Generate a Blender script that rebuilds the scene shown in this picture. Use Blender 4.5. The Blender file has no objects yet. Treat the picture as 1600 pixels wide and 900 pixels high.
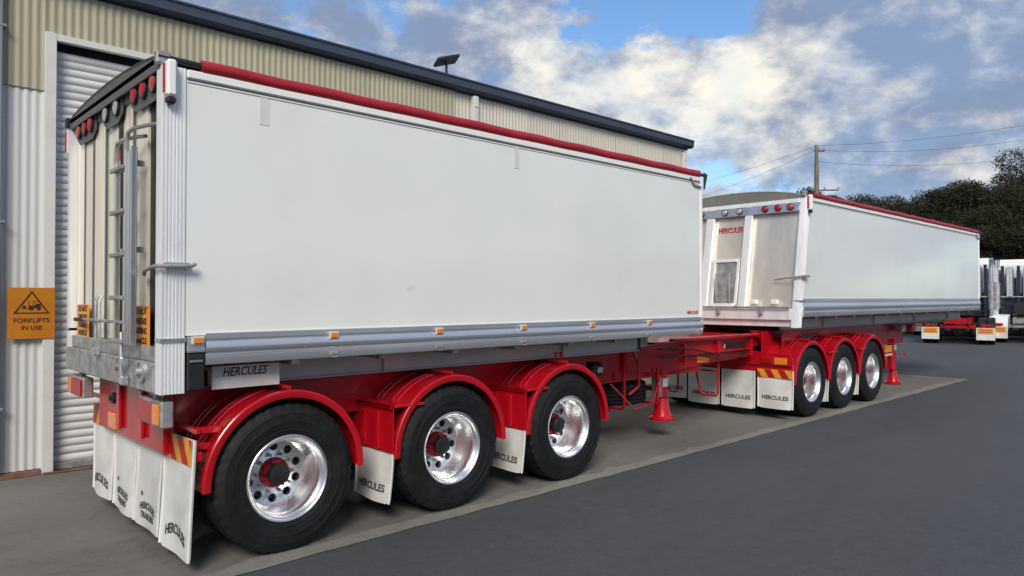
import bpy, bmesh, math, random
import numpy as np
from mathutils import Vector, Matrix

R = math.radians
random.seed(7)
rng = np.random.default_rng(7)
scene = bpy.context.scene
COL = scene.collection

# ------------------------------------------------------------------ camera
F_PX, YAW, PITCH, CAM_H = 1128.0, R(46.5), R(0.8), 1.82
cam_d = bpy.data.cameras.new('camera')
cam_d.sensor_fit = 'HORIZONTAL'
cam_d.sensor_width = 36.0
cam_d.lens = 36.0 * F_PX / 1600.0
cam_d.clip_start = 0.05
cam_d.clip_end = 3000
cam = bpy.data.objects.new('camera', cam_d)
COL.objects.link(cam)
cam.location = (0, 0, CAM_H)
cam.rotation_euler = (math.pi / 2 + PITCH, 0, YAW - math.pi / 2)
scene.camera = cam
FWD = Vector((math.cos(YAW) * math.cos(PITCH), math.sin(YAW) * math.cos(PITCH), math.sin(PITCH)))
RGT = Vector((math.sin(YAW), -math.cos(YAW), 0))
UPV = RGT.cross(FWD)

def ray(u, v):
    """direction of a photograph pixel (1600 x 900)"""
    return FWD + RGT * ((u - 800) / F_PX) + UPV * ((450 - v) / F_PX)

def at_dist(u, v, d):
    return Vector((0, 0, CAM_H)) + ray(u, v) * d

# ------------------------------------------------------------------ light and sky
SUN_EL, SUN_AZ = R(38), math.atan2(-0.70, -0.71)      # azimuth of the sun seen from the yard (behind the camera)
sun_dir = Vector((math.cos(SUN_EL) * math.cos(SUN_AZ), math.cos(SUN_EL) * math.sin(SUN_AZ), math.sin(SUN_EL)))
sun_d = bpy.data.lights.new('sun', 'SUN')
sun_d.energy = 1.5
sun_d.angle = R(24)
sun_d.color = (1.0, 0.925, 0.82)
sun = bpy.data.objects.new('sun', sun_d)
COL.objects.link(sun)
sun.rotation_euler = sun_dir.to_track_quat('Z', 'Y').to_euler()
sun.location = sun_dir * 60

world = bpy.data.worlds.new('World')
scene.world = world
world.use_nodes = True
wt = world.node_tree
wt.nodes.clear()

def N(tree, kind, **kw):
    n = tree.nodes.new(kind)
    for k, v in kw.items():
        if k == 'inp':
            for kk, vv in v.items():
                n.inputs[kk].default_value = vv
        else:
            setattr(n, k, v)
    return n

def L(tree, a, b):
    tree.links.new(a, b)

def mth(tree, op, a, b=None, c=None, clamp=False):
    n = tree.nodes.new('ShaderNodeMath')
    n.operation = op
    n.use_clamp = clamp
    for i, x in enumerate((a, b, c)):
        if x is None:
            continue
        if isinstance(x, (int, float)):
            n.inputs[i].default_value = x
        else:
            tree.links.new(x, n.inputs[i])
    return n.outputs[0]

def vmth(tree, op, a, b=None):
    n = tree.nodes.new('ShaderNodeVectorMath')
    n.operation = op
    for i, x in enumerate((a, b)):
        if x is None:
            continue
        if isinstance(x, (tuple, list, Vector)):
            n.inputs[i].default_value = tuple(x)
        else:
            tree.links.new(x, n.inputs[i])
    return n.outputs['Value'] if op in ('DOT_PRODUCT', 'LENGTH') else n.outputs[0]

def smooth(tree, x, lo, hi):
    n = tree.nodes.new('ShaderNodeMapRange')
    n.interpolation_type = 'SMOOTHSTEP'
    n.inputs['From Min'].default_value = lo
    n.inputs['From Max'].default_value = hi
    tree.links.new(x, n.inputs['Value'])
    return n.outputs[0]

def mixc(tree, fac, a, b, mode='MIX'):
    n = tree.nodes.new('ShaderNodeMix')
    n.data_type = 'RGBA'
    n.blend_type = mode
    if isinstance(fac, (int, float)):
        n.inputs[0].default_value = fac
    else:
        tree.links.new(fac, n.inputs[0])
    for i, x in ((6, a), (7, b)):
        if isinstance(x, (tuple, list)):
            n.inputs[i].default_value = tuple(x) + ((1.0,) if len(x) == 3 else ())
        else:
            tree.links.new(x, n.inputs[i])
    return n.outputs[2]

SKY_STRENGTH = 0.075
def build_world():
    t = wt
    sky = N(t, 'ShaderNodeTexSky', sky_type='NISHITA', sun_disc=False)
    sky.sun_elevation = SUN_EL
    sky.sun_rotation = math.pi / 2 - SUN_AZ
    sky.altitude = 150
    sky.air_density = 1.0
    sky.dust_density = 0.6
    sky.ozone_density = 2.0
    tc = N(t, 'ShaderNodeTexCoord')
    d = vmth(t, 'NORMALIZE', tc.outputs['Generated'])
    sep = N(t, 'ShaderNodeSeparateXYZ')
    L(t, d, sep.inputs[0])
    P = vmth(t, 'MULTIPLY', d, (1.9, 1.9, 3.3))
    def noise(vec, scale, detail, rough, off=(0, 0, 0), dist=0.0):
        v = vmth(t, 'ADD', vec, off)
        n = N(t, 'ShaderNodeTexNoise', inp={'Scale': scale, 'Detail': detail, 'Roughness': rough, 'Distortion': dist})
        L(t, v, n.inputs['Vector'])
        return n.outputs['Fac']
    big = noise(P, 1.3, 2.0, 0.5, (3.1, 0.4, 1.7))
    mid = noise(P, 5.4, 10.0, 0.60, (1.3, 5.2, 0.0), 0.12)
    # the cloud bank: low frequency field plus billowing detail
    dens = mth(t, 'ADD', mth(t, 'MULTIPLY', big, 0.55), mth(t, 'MULTIPLY', mid, 0.75))
    # gaps of blue and heaps of cloud where the photograph has them (directions in the sky)
    def lobe(u, v, k, stretch=1.0):
        q = ray(u, v).normalized()
        dv = vmth(t, 'SUBTRACT', d, tuple(q))
        a = vmth(t, 'DOT_PRODUCT', dv, tuple(RGT))
        b = vmth(t, 'DOT_PRODUCT', dv, tuple(UPV))
        a2 = mth(t, 'MULTIPLY', mth(t, 'MULTIPLY', a, a), 1.0 / stretch ** 2)
        r2 = mth(t, 'ADD', a2, mth(t, 'MULTIPLY', b, b))
        return mth(t, 'POWER', math.e, mth(t, 'MULTIPLY', r2, -k))
    holes = mth(t, 'ADD', lobe(1075, 35, 380, 3.0), mth(t, 'MULTIPLY', lobe(600, 10, 300, 2.6), 0.55))
    holes = mth(t, 'ADD', holes, mth(t, 'MULTIPLY', lobe(1130, 250, 500, 1.6), 0.45))
    holes = mth(t, 'ADD', holes, mth(t, 'MULTIPLY', lobe(1390, 180, 700, 1.8), 0.30))
    heaps = mth(t, 'ADD', lobe(1100, 165, 260, 2.2), mth(t, 'MULTIPLY', lobe(860, 150, 300, 1.6), 0.8))
    heaps = mth(t, 'ADD', heaps, mth(t, 'MULTIPLY', lobe(1440, 120, 40, 1.8), 1.1))
    dens = mth(t, 'SUBTRACT', dens, mth(t, 'MULTIPLY', holes, 0.30))
    dens = mth(t, 'ADD', dens, mth(t, 'MULTIPLY', heaps, 0.20))
    cover = mth(t, 'MULTIPLY', smooth(t, dens, 0.50, 0.60), mth(t, 'SUBTRACT', 1.0, mth(t, 'MULTIPLY', smooth(t, mid, 0.62, 0.40), 0.16)))
    # brightness inside the cloud: thin, high edges glow, thick bellies are grey
    lit = noise(P, 7.0, 10.0, 0.60, (8.3, 2.2, 4.0), 0.12)
    glow = mth(t, 'ADD', mth(t, 'MULTIPLY', lobe(1095, 135, 190, 1.9), 0.66), mth(t, 'MULTIPLY', lobe(860, 110, 200, 1.4), 0.36))
    glow = mth(t, 'ADD', glow, mth(t, 'MULTIPLY', lobe(1020, 215, 120, 2.4), 0.24))
    lit = mth(t, 'ADD', mth(t, 'MULTIPLY', mth(t, 'SUBTRACT', lit, 0.5), 2.3), mth(t, 'ADD', glow, 0.18))
    lit = mth(t, 'ADD', lit, mth(t, 'MULTIPLY', lobe(1380, 285, 160, 4.0), 0.20))
    lit = mth(t, 'SUBTRACT', lit, mth(t, 'MULTIPLY', lobe(1520, 90, 16, 1.6), 0.10))
    lit = smooth(t, lit, 0.05, 1.05)
    K = 1.0 / SKY_STRENGTH
    def c(r, g, b, s=1.0):
        return (r * K * s, g * K * s, b * K * s)
    cloud = mixc(t, lit, c(0.108, 0.138, 0.205), c(0.43, 0.412, 0.36))
    blue = mixc(t, 1.0, sky.outputs[0], (0.72, 0.88, 1.0), 'MULTIPLY')
    col = mixc(t, cover, blue, cloud)
    bg = N(t, 'ShaderNodeBackground')
    bg.inputs['Strength'].default_value = SKY_STRENGTH
    L(t, col, bg.inputs['Color'])
    out = N(t, 'ShaderNodeOutputWorld')
    L(t, bg.outputs[0], out.inputs['Surface'])
build_world()

scene.view_settings.view_transform = 'Standard'
scene.view_settings.look = 'None'
scene.view_settings.exposure = 1.24
scene.view_settings.gamma = 1.0
scene.view_settings.use_curve_mapping = False
scene.cycles.use_denoising = True

# ------------------------------------------------------------------ materials
MATS = {}
def mat(name, color, rough=0.5, metal=0.0, var=0.12, vscale=3.0, bump=0.0, bscale=30.0, coat=0.0,
        stretch=(1, 1, 1), emit=0.0, dirt=None, dirt_scale=1.5, dirt_amt=0.0, rvar=0.0, wave=0.0, wscale=1.0, spec=None,
        trans=0.0):
    m = bpy.data.materials.new(name)
    m.use_nodes = True
    t = m.node_tree
    b = t.nodes['Principled BSDF']
    tc = N(t, 'ShaderNodeTexCoord')
    mp = N(t, 'ShaderNodeMapping')
    mp.inputs['Scale'].default_value = stretch
    L(t, tc.outputs['Object'], mp.inputs['Vector'])
    n1 = N(t, 'ShaderNodeTexNoise', inp={'Scale': vscale, 'Detail': 5.0, 'Roughness': 0.6})
    L(t, mp.outputs[0], n1.inputs['Vector'])
    lo = tuple(c * (1 - var) for c in color)
    hi = tuple(min(1, c * (1 + var)) for c in color)
    col = mixc(t, smooth(t, n1.outputs['Fac'], 0.3, 0.7), lo, hi)
    if dirt is not None:
        n2 = N(t, 'ShaderNodeTexNoise', inp={'Scale': dirt_scale, 'Detail': 7.0, 'Roughness': 0.65})
        L(t, mp.outputs[0], n2.inputs['Vector'])
        col = mixc(t, mth(t, 'MULTIPLY', smooth(t, n2.outputs['Fac'], 0.45, 0.75), dirt_amt), col, dirt)
    L(t, col, b.inputs['Base Color'])
    b.inputs['Metallic'].default_value = metal
    b.inputs['Roughness'].default_value = rough
    if rvar:
        rr = N(t, 'ShaderNodeMapRange', inp={'To Min': max(0.02, rough - rvar), 'To Max': min(1, rough + rvar)})
        L(t, n1.outputs['Fac'], rr.inputs['Value'])
        L(t, rr.outputs[0], b.inputs['Roughness'])
    if coat:
        b.inputs['Coat Weight'].default_value = coat
        b.inputs['Coat Roughness'].default_value = 0.08
    if spec is not None:
        b.inputs['Specular IOR Level'].default_value = spec
    if trans:
        b.inputs['Transmission Weight'].default_value = trans
    if emit:
        L(t, col, b.inputs['Emission Color'])
        b.inputs['Emission Strength'].default_value = emit
    prev = None
    if wave:
        nw = N(t, 'ShaderNodeTexNoise', inp={'Scale': wscale, 'Detail': 1.5, 'Roughness': 0.4})
        L(t, tc.outputs['Object'], nw.inputs['Vector'])
        bw = N(t, 'ShaderNodeBump', inp={'Strength': 1.0, 'Distance': wave})
        L(t, nw.outputs['Fac'], bw.inputs['Height'])
        prev = bw.outputs[0]
    if bump:
        nb = N(t, 'ShaderNodeTexNoise', inp={'Scale': bscale, 'Detail': 6.0, 'Roughness': 0.65})
        L(t, mp.outputs[0], nb.inputs['Vector'])
        bb = N(t, 'ShaderNodeBump', inp={'Strength': 1.0, 'Distance': bump})
        L(t, nb.outputs['Fac'], bb.inputs['Height'])
        if prev is not None:
            L(t, prev, bb.inputs['Normal'])
        prev = bb.outputs[0]
    if prev is not None:
        L(t, prev, b.inputs['Normal'])
    MATS[name] = m
    return m

mat('white_paint', (0.765, 0.785, 0.755), 0.16, var=0.02, vscale=0.6, coat=0.9, wave=0.016, wscale=0.9, dirt=(0.6, 0.6, 0.57), dirt_scale=0.7, dirt_amt=0.32)
mat('white_lamp', (0.80, 0.80, 0.78), 0.3, var=0.03)
mat('aluminium', (0.70, 0.71, 0.72), 0.34, 1.0, var=0.10, vscale=6, stretch=(1, 1, 0.12), rvar=0.10, wave=0.002, wscale=3)
mat('aluminium_rail', (0.76, 0.775, 0.80), 0.30, 0.82, var=0.08, vscale=5, stretch=(0.1, 1, 1), rvar=0.10)
mat('aluminium_post', (0.84, 0.845, 0.85), 0.42, 0.35, var=0.08, vscale=8, stretch=(1, 1, 0.1), rvar=0.08)
mat('aluminium_sheet', (0.93, 0.86, 0.71), 0.34, 0.42, var=0.10, vscale=9, stretch=(1, 1, 0.05), rvar=0.12, wave=0.006, wscale=1.6)
mat('aluminium_dull', (0.80, 0.745, 0.65), 0.36, 0.72, var=0.10, vscale=3, stretch=(1, 1, 0.3), rvar=0.10, wave=0.010, wscale=1.3)
mat('polished_aluminium', (0.92, 0.92, 0.925), 0.29, 1.0, var=0.05, vscale=7, rvar=0.08)
mat('galvanised', (0.42, 0.42, 0.41), 0.48, 0.75, var=0.30, vscale=9, rvar=0.12, bump=0.001, bscale=40)
mat('sill_grey', (0.50, 0.485, 0.47), 0.45, 0.4, var=0.10, vscale=2, stretch=(0.4, 1, 1), dirt=(0.22, 0.19, 0.17), dirt_amt=0.4)
mat('grey_steel', (0.30, 0.30, 0.30), 0.5, 0.3, var=0.2, vscale=6, dirt=(0.2, 0.12, 0.1), dirt_amt=0.4)
mat('red_paint', (0.43, 0.004, 0.012), 0.24, var=0.12, vscale=2.5, coat=0.25, wave=0.003, wscale=4, dirt=(0.20, 0.008, 0.012), dirt_scale=3, dirt_amt=0.3)
mat('red_tarp', (0.34, 0.012, 0.022), 0.42, var=0.18, vscale=6, stretch=(0.4, 1, 1), bump=0.003, bscale=18)
mat('dark_tarp', (0.075, 0.078, 0.08), 0.6, var=0.2, vscale=4, bump=0.004, bscale=9)
mat('grey_tarp', (0.17, 0.17, 0.155), 0.6, var=0.15, vscale=3, bump=0.004, bscale=7)
mat('rubber', (0.0095, 0.0098, 0.0105), 0.60, var=0.3, vscale=8, bump=0.0012, bscale=60, dirt=(0.022, 0.021, 0.020), dirt_scale=4, dirt_amt=0.4, spec=0.28)
mat('black_rubber', (0.010, 0.010, 0.011), 0.55, var=0.2)
mat('black_steel', (0.016, 0.016, 0.018), 0.42, var=0.25, vscale=10, dirt=(0.05, 0.045, 0.04), dirt_amt=0.5)
mat('dark_grey_paint', (0.085, 0.088, 0.095), 0.42, var=0.12, vscale=6)
mat('header_grey', (0.16, 0.162, 0.168), 0.4, 0.3, var=0.1, vscale=4)
mat('flap_plastic', (0.66, 0.665, 0.64), 0.42, var=0.04, vscale=3, wave=0.008, wscale=3.5, dirt=(0.42, 0.40, 0.35), dirt_scale=2.4, dirt_amt=0.55)
mat('amber_lens', (0.75, 0.22, 0.02), 0.22, var=0.12, vscale=40, coat=0.5)
mat('red_lens', (0.36, 0.005, 0.008), 0.32, var=0.2, vscale=40, coat=0.15)
mat('amber_red_lens', (0.42, 0.045, 0.010), 0.2, var=0.3, vscale=25, coat=0.5)
mat('clear_lens', (0.55, 0.56, 0.58), 0.12, 0.6, var=0.1, vscale=20, coat=0.6)
mat('orange_reflective', (0.72, 0.30, 0.030), 0.40, var=0.10, vscale=30)
mat('red_reflective', (0.40, 0.010, 0.010), 0.40, var=0.10, vscale=30)
mat('ink_black', (0.022, 0.022, 0.026), 0.55, var=0.2, vscale=20)
mat('ink_grey', (0.055, 0.058, 0.065), 0.55, var=0.3, vscale=20)
mat('ink_red', (0.42, 0.03, 0.03), 0.5, var=0.15, vscale=20)
mat('decal_grey', (0.63, 0.645, 0.635), 0.35, var=0.06, vscale=8)
mat('plate_white', (0.55, 0.54, 0.52), 0.42, var=0.10, vscale=5, dirt=(0.35, 0.32, 0.28), dirt_amt=0.5)
mat('door_slat', (0.62, 0.62, 0.615), 0.45, var=0.05, vscale=2.0, stretch=(0.6, 1, 1), dirt=(0.36, 0.35, 0.33), dirt_scale=1.4, dirt_amt=0.5)
mat('sheet_grey', (0.56, 0.565, 0.56), 0.42, var=0.04, vscale=0.6, dirt=(0.42, 0.41, 0.38), dirt_scale=1.2, dirt_amt=0.5, stretch=(1, 1, 0.25))
mat('sheet_tan', (0.385, 0.362, 0.255), 0.55, var=0.09, vscale=0.8, stretch=(1.6, 1, 0.25), dirt=(0.30, 0.28, 0.18), dirt_scale=1.5, dirt_amt=0.5)
mat('sheet_cream', (0.60, 0.57, 0.49), 0.50, var=0.04, vscale=0.6, stretch=(1, 1, 0.25), dirt=(0.44, 0.41, 0.33), dirt_scale=1.3, dirt_amt=0.45)
mat('trim_white', (0.62, 0.62, 0.60), 0.45, var=0.04, vscale=2, dirt=(0.45, 0.43, 0.40), dirt_scale=2, dirt_amt=0.5)
mat('gutter_blue', (0.040, 0.055, 0.085), 0.45, var=0.12, vscale=1.5)
mat('roof_steel', (0.20, 0.22, 0.25), 0.5, var=0.08, vscale=1)
mat('rust_strip', (0.16, 0.075, 0.055), 0.75, var=0.35, vscale=6, bump=0.002)
mat('sign_orange', (0.47, 0.165, 0.008), 0.42, var=0.06, vscale=4)
mat('sign_ink', (0.035, 0.012, 0.012), 0.5, var=0.1)
mat('timber_pole', (0.16, 0.14, 0.12), 0.8, var=0.25, vscale=4, stretch=(3, 3, 0.3), bump=0.01, bscale=10)
mat('bark', (0.20, 0.175, 0.15), 0.85, var=0.35, vscale=2.5, stretch=(1, 1, 0.4), bump=0.02, bscale=6)
mat('truck_white', (0.72, 0.72, 0.71), 0.28, var=0.03, coat=0.4)
mat('truck_navy', (0.012, 0.017, 0.036), 0.4, var=0.15, coat=0.2)
mat('glass_dark', (0.03, 0.035, 0.04), 0.08, var=0.1, coat=0.5)
mat('hill_scrub', (0.045, 0.055, 0.030), 0.9, var=0.4, vscale=0.3, bump=0.3, bscale=0.6)

for nm in ('sheet_grey', 'sheet_tan', 'sheet_cream', 'door_slat', 'flap_plastic'):
    t = MATS[nm].node_tree
    b = t.nodes['Principled BSDF']
    src = b.inputs['Base Color'].links[0].from_socket
    oi = N(t, 'ShaderNodeObjectInfo')
    k = mth(t, 'ADD', mth(t, 'MULTIPLY', oi.outputs['Random'], 0.16), 0.88)
    cb = N(t, 'ShaderNodeCombineXYZ')
    for i in range(3):
        L(t, k, cb.inputs[i])
    L(t, mixc(t, 1.0, src, cb.outputs[0], 'MULTIPLY'), b.inputs['Base Color'])

def ground_material(name, base, patch, speck, rough, bump, joint=False):
    m = bpy.data.materials.new(name)
    m.use_nodes = True
    t = m.node_tree
    b = t.nodes['Principled BSDF']
    tc = N(t, 'ShaderNodeTexCoord')
    v = tc.outputs['Object']
    def nz(scale, detail, rg, off=0.0, st=(1, 1, 1)):
        mp = N(t, 'ShaderNodeMapping')
        mp.inputs['Location'].default_value = (off, off * 0.7, 0)
        mp.inputs['Scale'].default_value = st
        L(t, v, mp.inputs['Vector'])
        n = N(t, 'ShaderNodeTexNoise', inp={'Scale': scale, 'Detail': detail, 'Roughness': rg})
        L(t, mp.outputs[0], n.inputs['Vector'])
        return n.outputs['Fac']
    big = nz(0.35, 4, 0.55)
    mid = nz(1.6, 6, 0.65, 11.0, (0.45, 1, 1))
    fine = nz(38.0, 4, 0.75, 3.0)
    stone = nz(120.0, 2, 0.6, 5.0)
    blot = nz(9.0, 5, 0.7, 31.0)
    stain = nz(0.9, 7, 0.7, 23.0, (0.35, 1.2, 1))
    col = mixc(t, smooth(t, big, 0.32, 0.68), base, patch)
    col = mixc(t, mth(t, 'MULTIPLY', smooth(t, mid, 0.5, 0.78), 0.45), col, tuple(c * 0.62 for c in base))
    col = mixc(t, mth(t, 'MULTIPLY', smooth(t, stain, 0.52, 0.70), 0.40), col, tuple(c * 0.55 for c in base))
    col = mixc(t, mth(t, 'MULTIPLY', smooth(t, fine, 0.35, 0.75), 0.55), col, speck)
    col = mixc(t, mth(t, 'MULTIPLY', smooth(t, stone, 0.60, 0.72), 0.5), col, tuple(min(1, c * 2.1) for c in speck))
    col = mixc(t, mth(t, 'MULTIPLY', smooth(t, blot, 0.40, 0.72), 0.35), col, tuple(c * 1.45 for c in base))
    col = mixc(t, mth(t, 'MULTIPLY', smooth(t, blot, 0.50, 0.28), 0.45), col, tuple(c * 0.6 for c in base))
    L(t, col, b.inputs['Base Color'])
    rr = N(t, 'ShaderNodeMapRange', inp={'To Min': rough - 0.12, 'To Max': rough + 0.08})
    L(t, big, rr.inputs['Value'])
    L(t, rr.outputs[0], b.inputs['Roughness'])
    b1 = N(t, 'ShaderNodeBump', inp={'Strength': 0.8, 'Distance': bump})
    L(t, mth(t, 'ADD', fine, stone), b1.inputs['Height'])
    L(t, b1.outputs[0], b.inputs['Normal'])
    MATS[name] = m
ground_material('asphalt', (0.052, 0.054, 0.060), (0.064, 0.066, 0.072), (0.074, 0.075, 0.080), 0.76, 0.006)
ground_material('concrete', (0.108, 0.103, 0.094), (0.185, 0.176, 0.160), (0.150, 0.143, 0.131), 0.80, 0.0025)
ground_material('concrete_edge', (0.165, 0.157, 0.138), (0.235, 0.224, 0.198), (0.20, 0.19, 0.17), 0.82, 0.0015)

def foliage_material(name, dark, light):
    m = bpy.data.materials.new(name)
    m.use_nodes = True
    t = m.node_tree
    b = t.nodes['Principled BSDF']
    g = N(t, 'ShaderNodeNewGeometry')
    tc = N(t, 'ShaderNodeTexCoord')
    n = N(t, 'ShaderNodeTexNoise', inp={'Scale': 0.7, 'Detail': 3.0})
    L(t, tc.outputs['Object'], n.inputs['Vector'])
    f = mth(t, 'ADD', mth(t, 'MULTIPLY', g.outputs['Random Per Island'], 0.35), mth(t, 'MULTIPLY', n.outputs['Fac'], 0.75), clamp=True)
    L(t, mixc(t, f, dark, light), b.inputs['Base Color'])
    b.inputs['Roughness'].default_value = 0.85
    b.inputs['Specular IOR Level'].default_value = 0.15
    MATS[name] = m
foliage_material('gum_leaves', (0.017, 0.019, 0.010), (0.046, 0.048, 0.026))
foliage_material('scrub_leaves', (0.016, 0.021, 0.011), (0.050, 0.058, 0.028))

# ------------------------------------------------------------------ mesh building
class G:
    """collects pieces of ONE part; build() links it as one mesh object"""
    def __init__(self):
        self.v = []
        self.f = []
    def add(self, vs, fs):
        o = len(self.v)
        self.v += [tuple(p) for p in vs]
        self.f += [tuple(i + o for i in f) for f in fs]
        return self
    def box(self, x0, x1, y0, y1, z0, z1, bev=0.004, M=None):
        c = ((x0 + x1) / 2, (y0 + y1) / 2, (z0 + z1) / 2)
        h = (abs(x1 - x0) / 2, abs(y1 - y0) / 2, abs(z1 - z0) / 2)
        b = min(bev, min(h) * 0.45)
        vs, idx = [], {}
        for sx in (-1, 1):
            for sy in (-1, 1):
                for sz in (-1, 1):
                    s = (sx, sy, sz)
                    for ax in range(3):
                        p = [c[i] + s[i] * (h[i] - (0 if i == ax else b)) for i in range(3)]
                        idx[(s, ax)] = len(vs)
                        vs.append(Vector(p))
        fs = []
        cen = Vector(c)
        def face(keys):
            ids = [idx[k] for k in keys]
            pts = [vs[i] for i in ids]
            n = (pts[1] - pts[0]).cross(pts[2] - pts[0])
            mid = sum(pts, Vector()) / len(pts)
            if n.dot(mid - cen) < 0:
                ids = ids[::-1]
            fs.append(ids)
        for ax in range(3):
            o = [i for i in range(3) if i != ax]
            for s in (-1, 1):
                ks = []
                for a, bb in ((-1, -1), (1, -1), (1, 1), (-1, 1)):
                    k = [0, 0, 0]; k[ax] = s; k[o[0]] = a; k[o[1]] = bb
                    ks.append((tuple(k), ax))
                face(ks)
            for a in (-1, 1):
                for bb in (-1, 1):
                    k0 = [0, 0, 0]; k0[o[0]] = a; k0[o[1]] = bb; k0[ax] = -1
                    k1 = list(k0); k1[ax] = 1
                    k0, k1 = tuple(k0), tuple(k1)
                    face([(k0, o[0]), (k1, o[0]), (k1, o[1]), (k0, o[1])])
        for sx in (-1, 1):
            for sy in (-1, 1):
                for sz in (-1, 1):
                    s = (sx, sy, sz)
                    face([(s, 0), (s, 1), (s, 2)])
        if M is not None:
            vs = [M @ p for p in vs]
        return self.add(vs, fs)
    def tube(self, pts, r, n=10, closed=False, r2=None):
        pts = [Vector(p) for p in pts]
        m = len(pts)
        rings = []
        prevn = None
        for i, p in enumerate(pts):
            if closed:
                t = (pts[(i + 1) % m] - pts[i - 1]).normalized()
            else:
                t = (pts[min(i + 1, m - 1)] - pts[max(i - 1, 0)]).normalized()
            if prevn is None:
                a = Vector((0, 0, 1)) if abs(t.z) < 0.9 else Vector((1, 0, 0))
                nn = a.cross(t).normalized()
            else:
                nn = (prevn - t * prevn.dot(t)).normalized()
            prevn = nn
            bb = t.cross(nn)
            rr = r if r2 is None else r + (r2 - r) * i / max(1, m - 1)
            if isinstance(r, (list, tuple)):
                rr = r[i]
            rings.append([p + (nn * math.cos(2 * math.pi * k / n) + bb * math.sin(2 * math.pi * k / n)) * rr for k in range(n)])
        vs = [q for rg in rings for q in rg]
        fs = []
        for i in range(m if closed else m - 1):
            j = (i + 1) % m
            for k in range(n):
                fs.append((i * n + k, i * n + (k + 1) % n, j * n + (k + 1) % n, j * n + k))
        if not closed:
            fs.append(tuple(range(n))[::-1])
            fs.append(tuple((m - 1) * n + k for k in range(n)))
        return self.add(vs, fs)
    def lathe(self, prof, n=48, M=None, cap=False):
        """profile (r, h): revolved about local +Y (h along Y)"""
        vs, fs = [], []
        for k in range(n):
            a = 2 * math.pi * k / n
            for r, h in prof:
                vs.append(Vector((r * math.cos(a), h, r * math.sin(a))))
        m = len(prof)
        for k in range(n):
            q = (k + 1) % n
            for i in range(m - 1):
                fs.append((k * m + i, k * m + i + 1, q * m + i + 1, q * m + i))
        if cap:
            fs.append(tuple(k * m for k in range(n)))
            fs.append(tuple(k * m + m - 1 for k in range(n))[::-1])
        if M is not None:
            vs = [M @ p for p in vs]
        return self.add(vs, fs)
    def prism(self, poly, axis, a0, a1):
        """poly: 2D points in the two other axes (order x,y,z minus axis)"""
        n = len(poly)
        def mk(p, a):
            q = list(p)
            q.insert(axis, a)
            return tuple(q)
        vs = [mk(p, a0) for p in poly] + [mk(p, a1) for p in poly]
        area = sum(poly[i][0] * poly[(i + 1) % n][1] - poly[(i + 1) % n][0] * poly[i][1] for i in range(n))
        flip = (area > 0) != (axis == 1)
        flip = flip if a1 > a0 else not flip
        fs = [tuple(range(n)), tuple(range(2 * n - 1, n - 1, -1))]
        fs += [(i, n + i, n + (i + 1) % n, (i + 1) % n) for i in range(n)]
        if flip:
            fs = [f[::-1] for f in fs]
        else:
            pass
        fs = [f[::-1] for f in fs] if False else fs
        return self.add(vs, fs)
    def mesh(self, name, material, ang=35):
        me = bpy.data.meshes.new(name)
        me.from_pydata([tuple(p) for p in self.v], [], self.f)
        bm = bmesh.new()
        bm.from_mesh(me)
        bmesh.ops.recalc_face_normals(bm, faces=bm.faces)
        bm.to_mesh(me)
        bm.free()
        me.materials.append(MATS[material])
        me.shade_smooth()
        me.set_sharp_from_angle(angle=R(ang))
        return me
    def build(self, name, material, parent=None, ang=35, loc=None, rot=None):
        return place(name, self.mesh(name, material, ang), parent, loc, rot)

def place(name, me, parent=None, loc=None, rot=None, scale=None):
    o = bpy.data.objects.new(name, me)
    COL.objects.link(o)
    if loc is not None:
        o.location = loc
    if rot is not None:
        o.rotation_euler = rot
    if scale is not None:
        o.scale = scale
    if parent is not None:
        o.parent = parent
    return o

def empty(name, loc=(0, 0, 0), rz=0.0, parent=None):
    o = bpy.data.objects.new(name, None)
    o.empty_display_size = 0.3
    COL.objects.link(o)
    o.location = loc
    o.rotation_euler = (0, 0, rz)
    if parent is not None:
        o.parent = parent
    return o

def tag(o, label, cat, group=None):
    o['label'] = label
    o['category'] = cat
    if group:
        o['group'] = group
    return o

def text_mesh(name, body, size, material, depth=0.001, arch=0.0, shear=0.0, bold=0.0, width=None, align='CENTER'):
    cu = bpy.data.curves.new(name, 'FONT')
    cu.body = body
    cu.size = size
    cu.extrude = depth
    cu.offset = bold
    cu.shear = shear
    cu.align_x = align
    cu.align_y = 'CENTER'
    cu.resolution_u = 3
    tmp = bpy.data.objects.new('tmp_text', cu)
    COL.objects.link(tmp)
    dg = bpy.context.evaluated_depsgraph_get()
    dg.update()
    me = bpy.data.meshes.new_from_object(tmp.evaluated_get(dg))
    bpy.data.objects.remove(tmp)
    bpy.data.curves.remove(cu)
    me.name = name
    xs = [v.co.x for v in me.vertices]
    if width and xs:
        s = width / (max(xs) - min(xs))
        for v in me.vertices:
            v.co.x *= s
    if arch and xs:
        w = max(abs(v.co.x) for v in me.vertices)
        for v in me.vertices:
            v.co.y -= arch * (v.co.x / w) ** 2
    me.materials.clear()
    me.materials.append(MATS[material])
    return me

FACE_REAR = (math.pi / 2, 0, -math.pi / 2)     # lettering read by someone looking along +X
FACE_SIDE = (math.pi / 2, 0, 0)                # lettering read by someone looking along +Y

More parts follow.
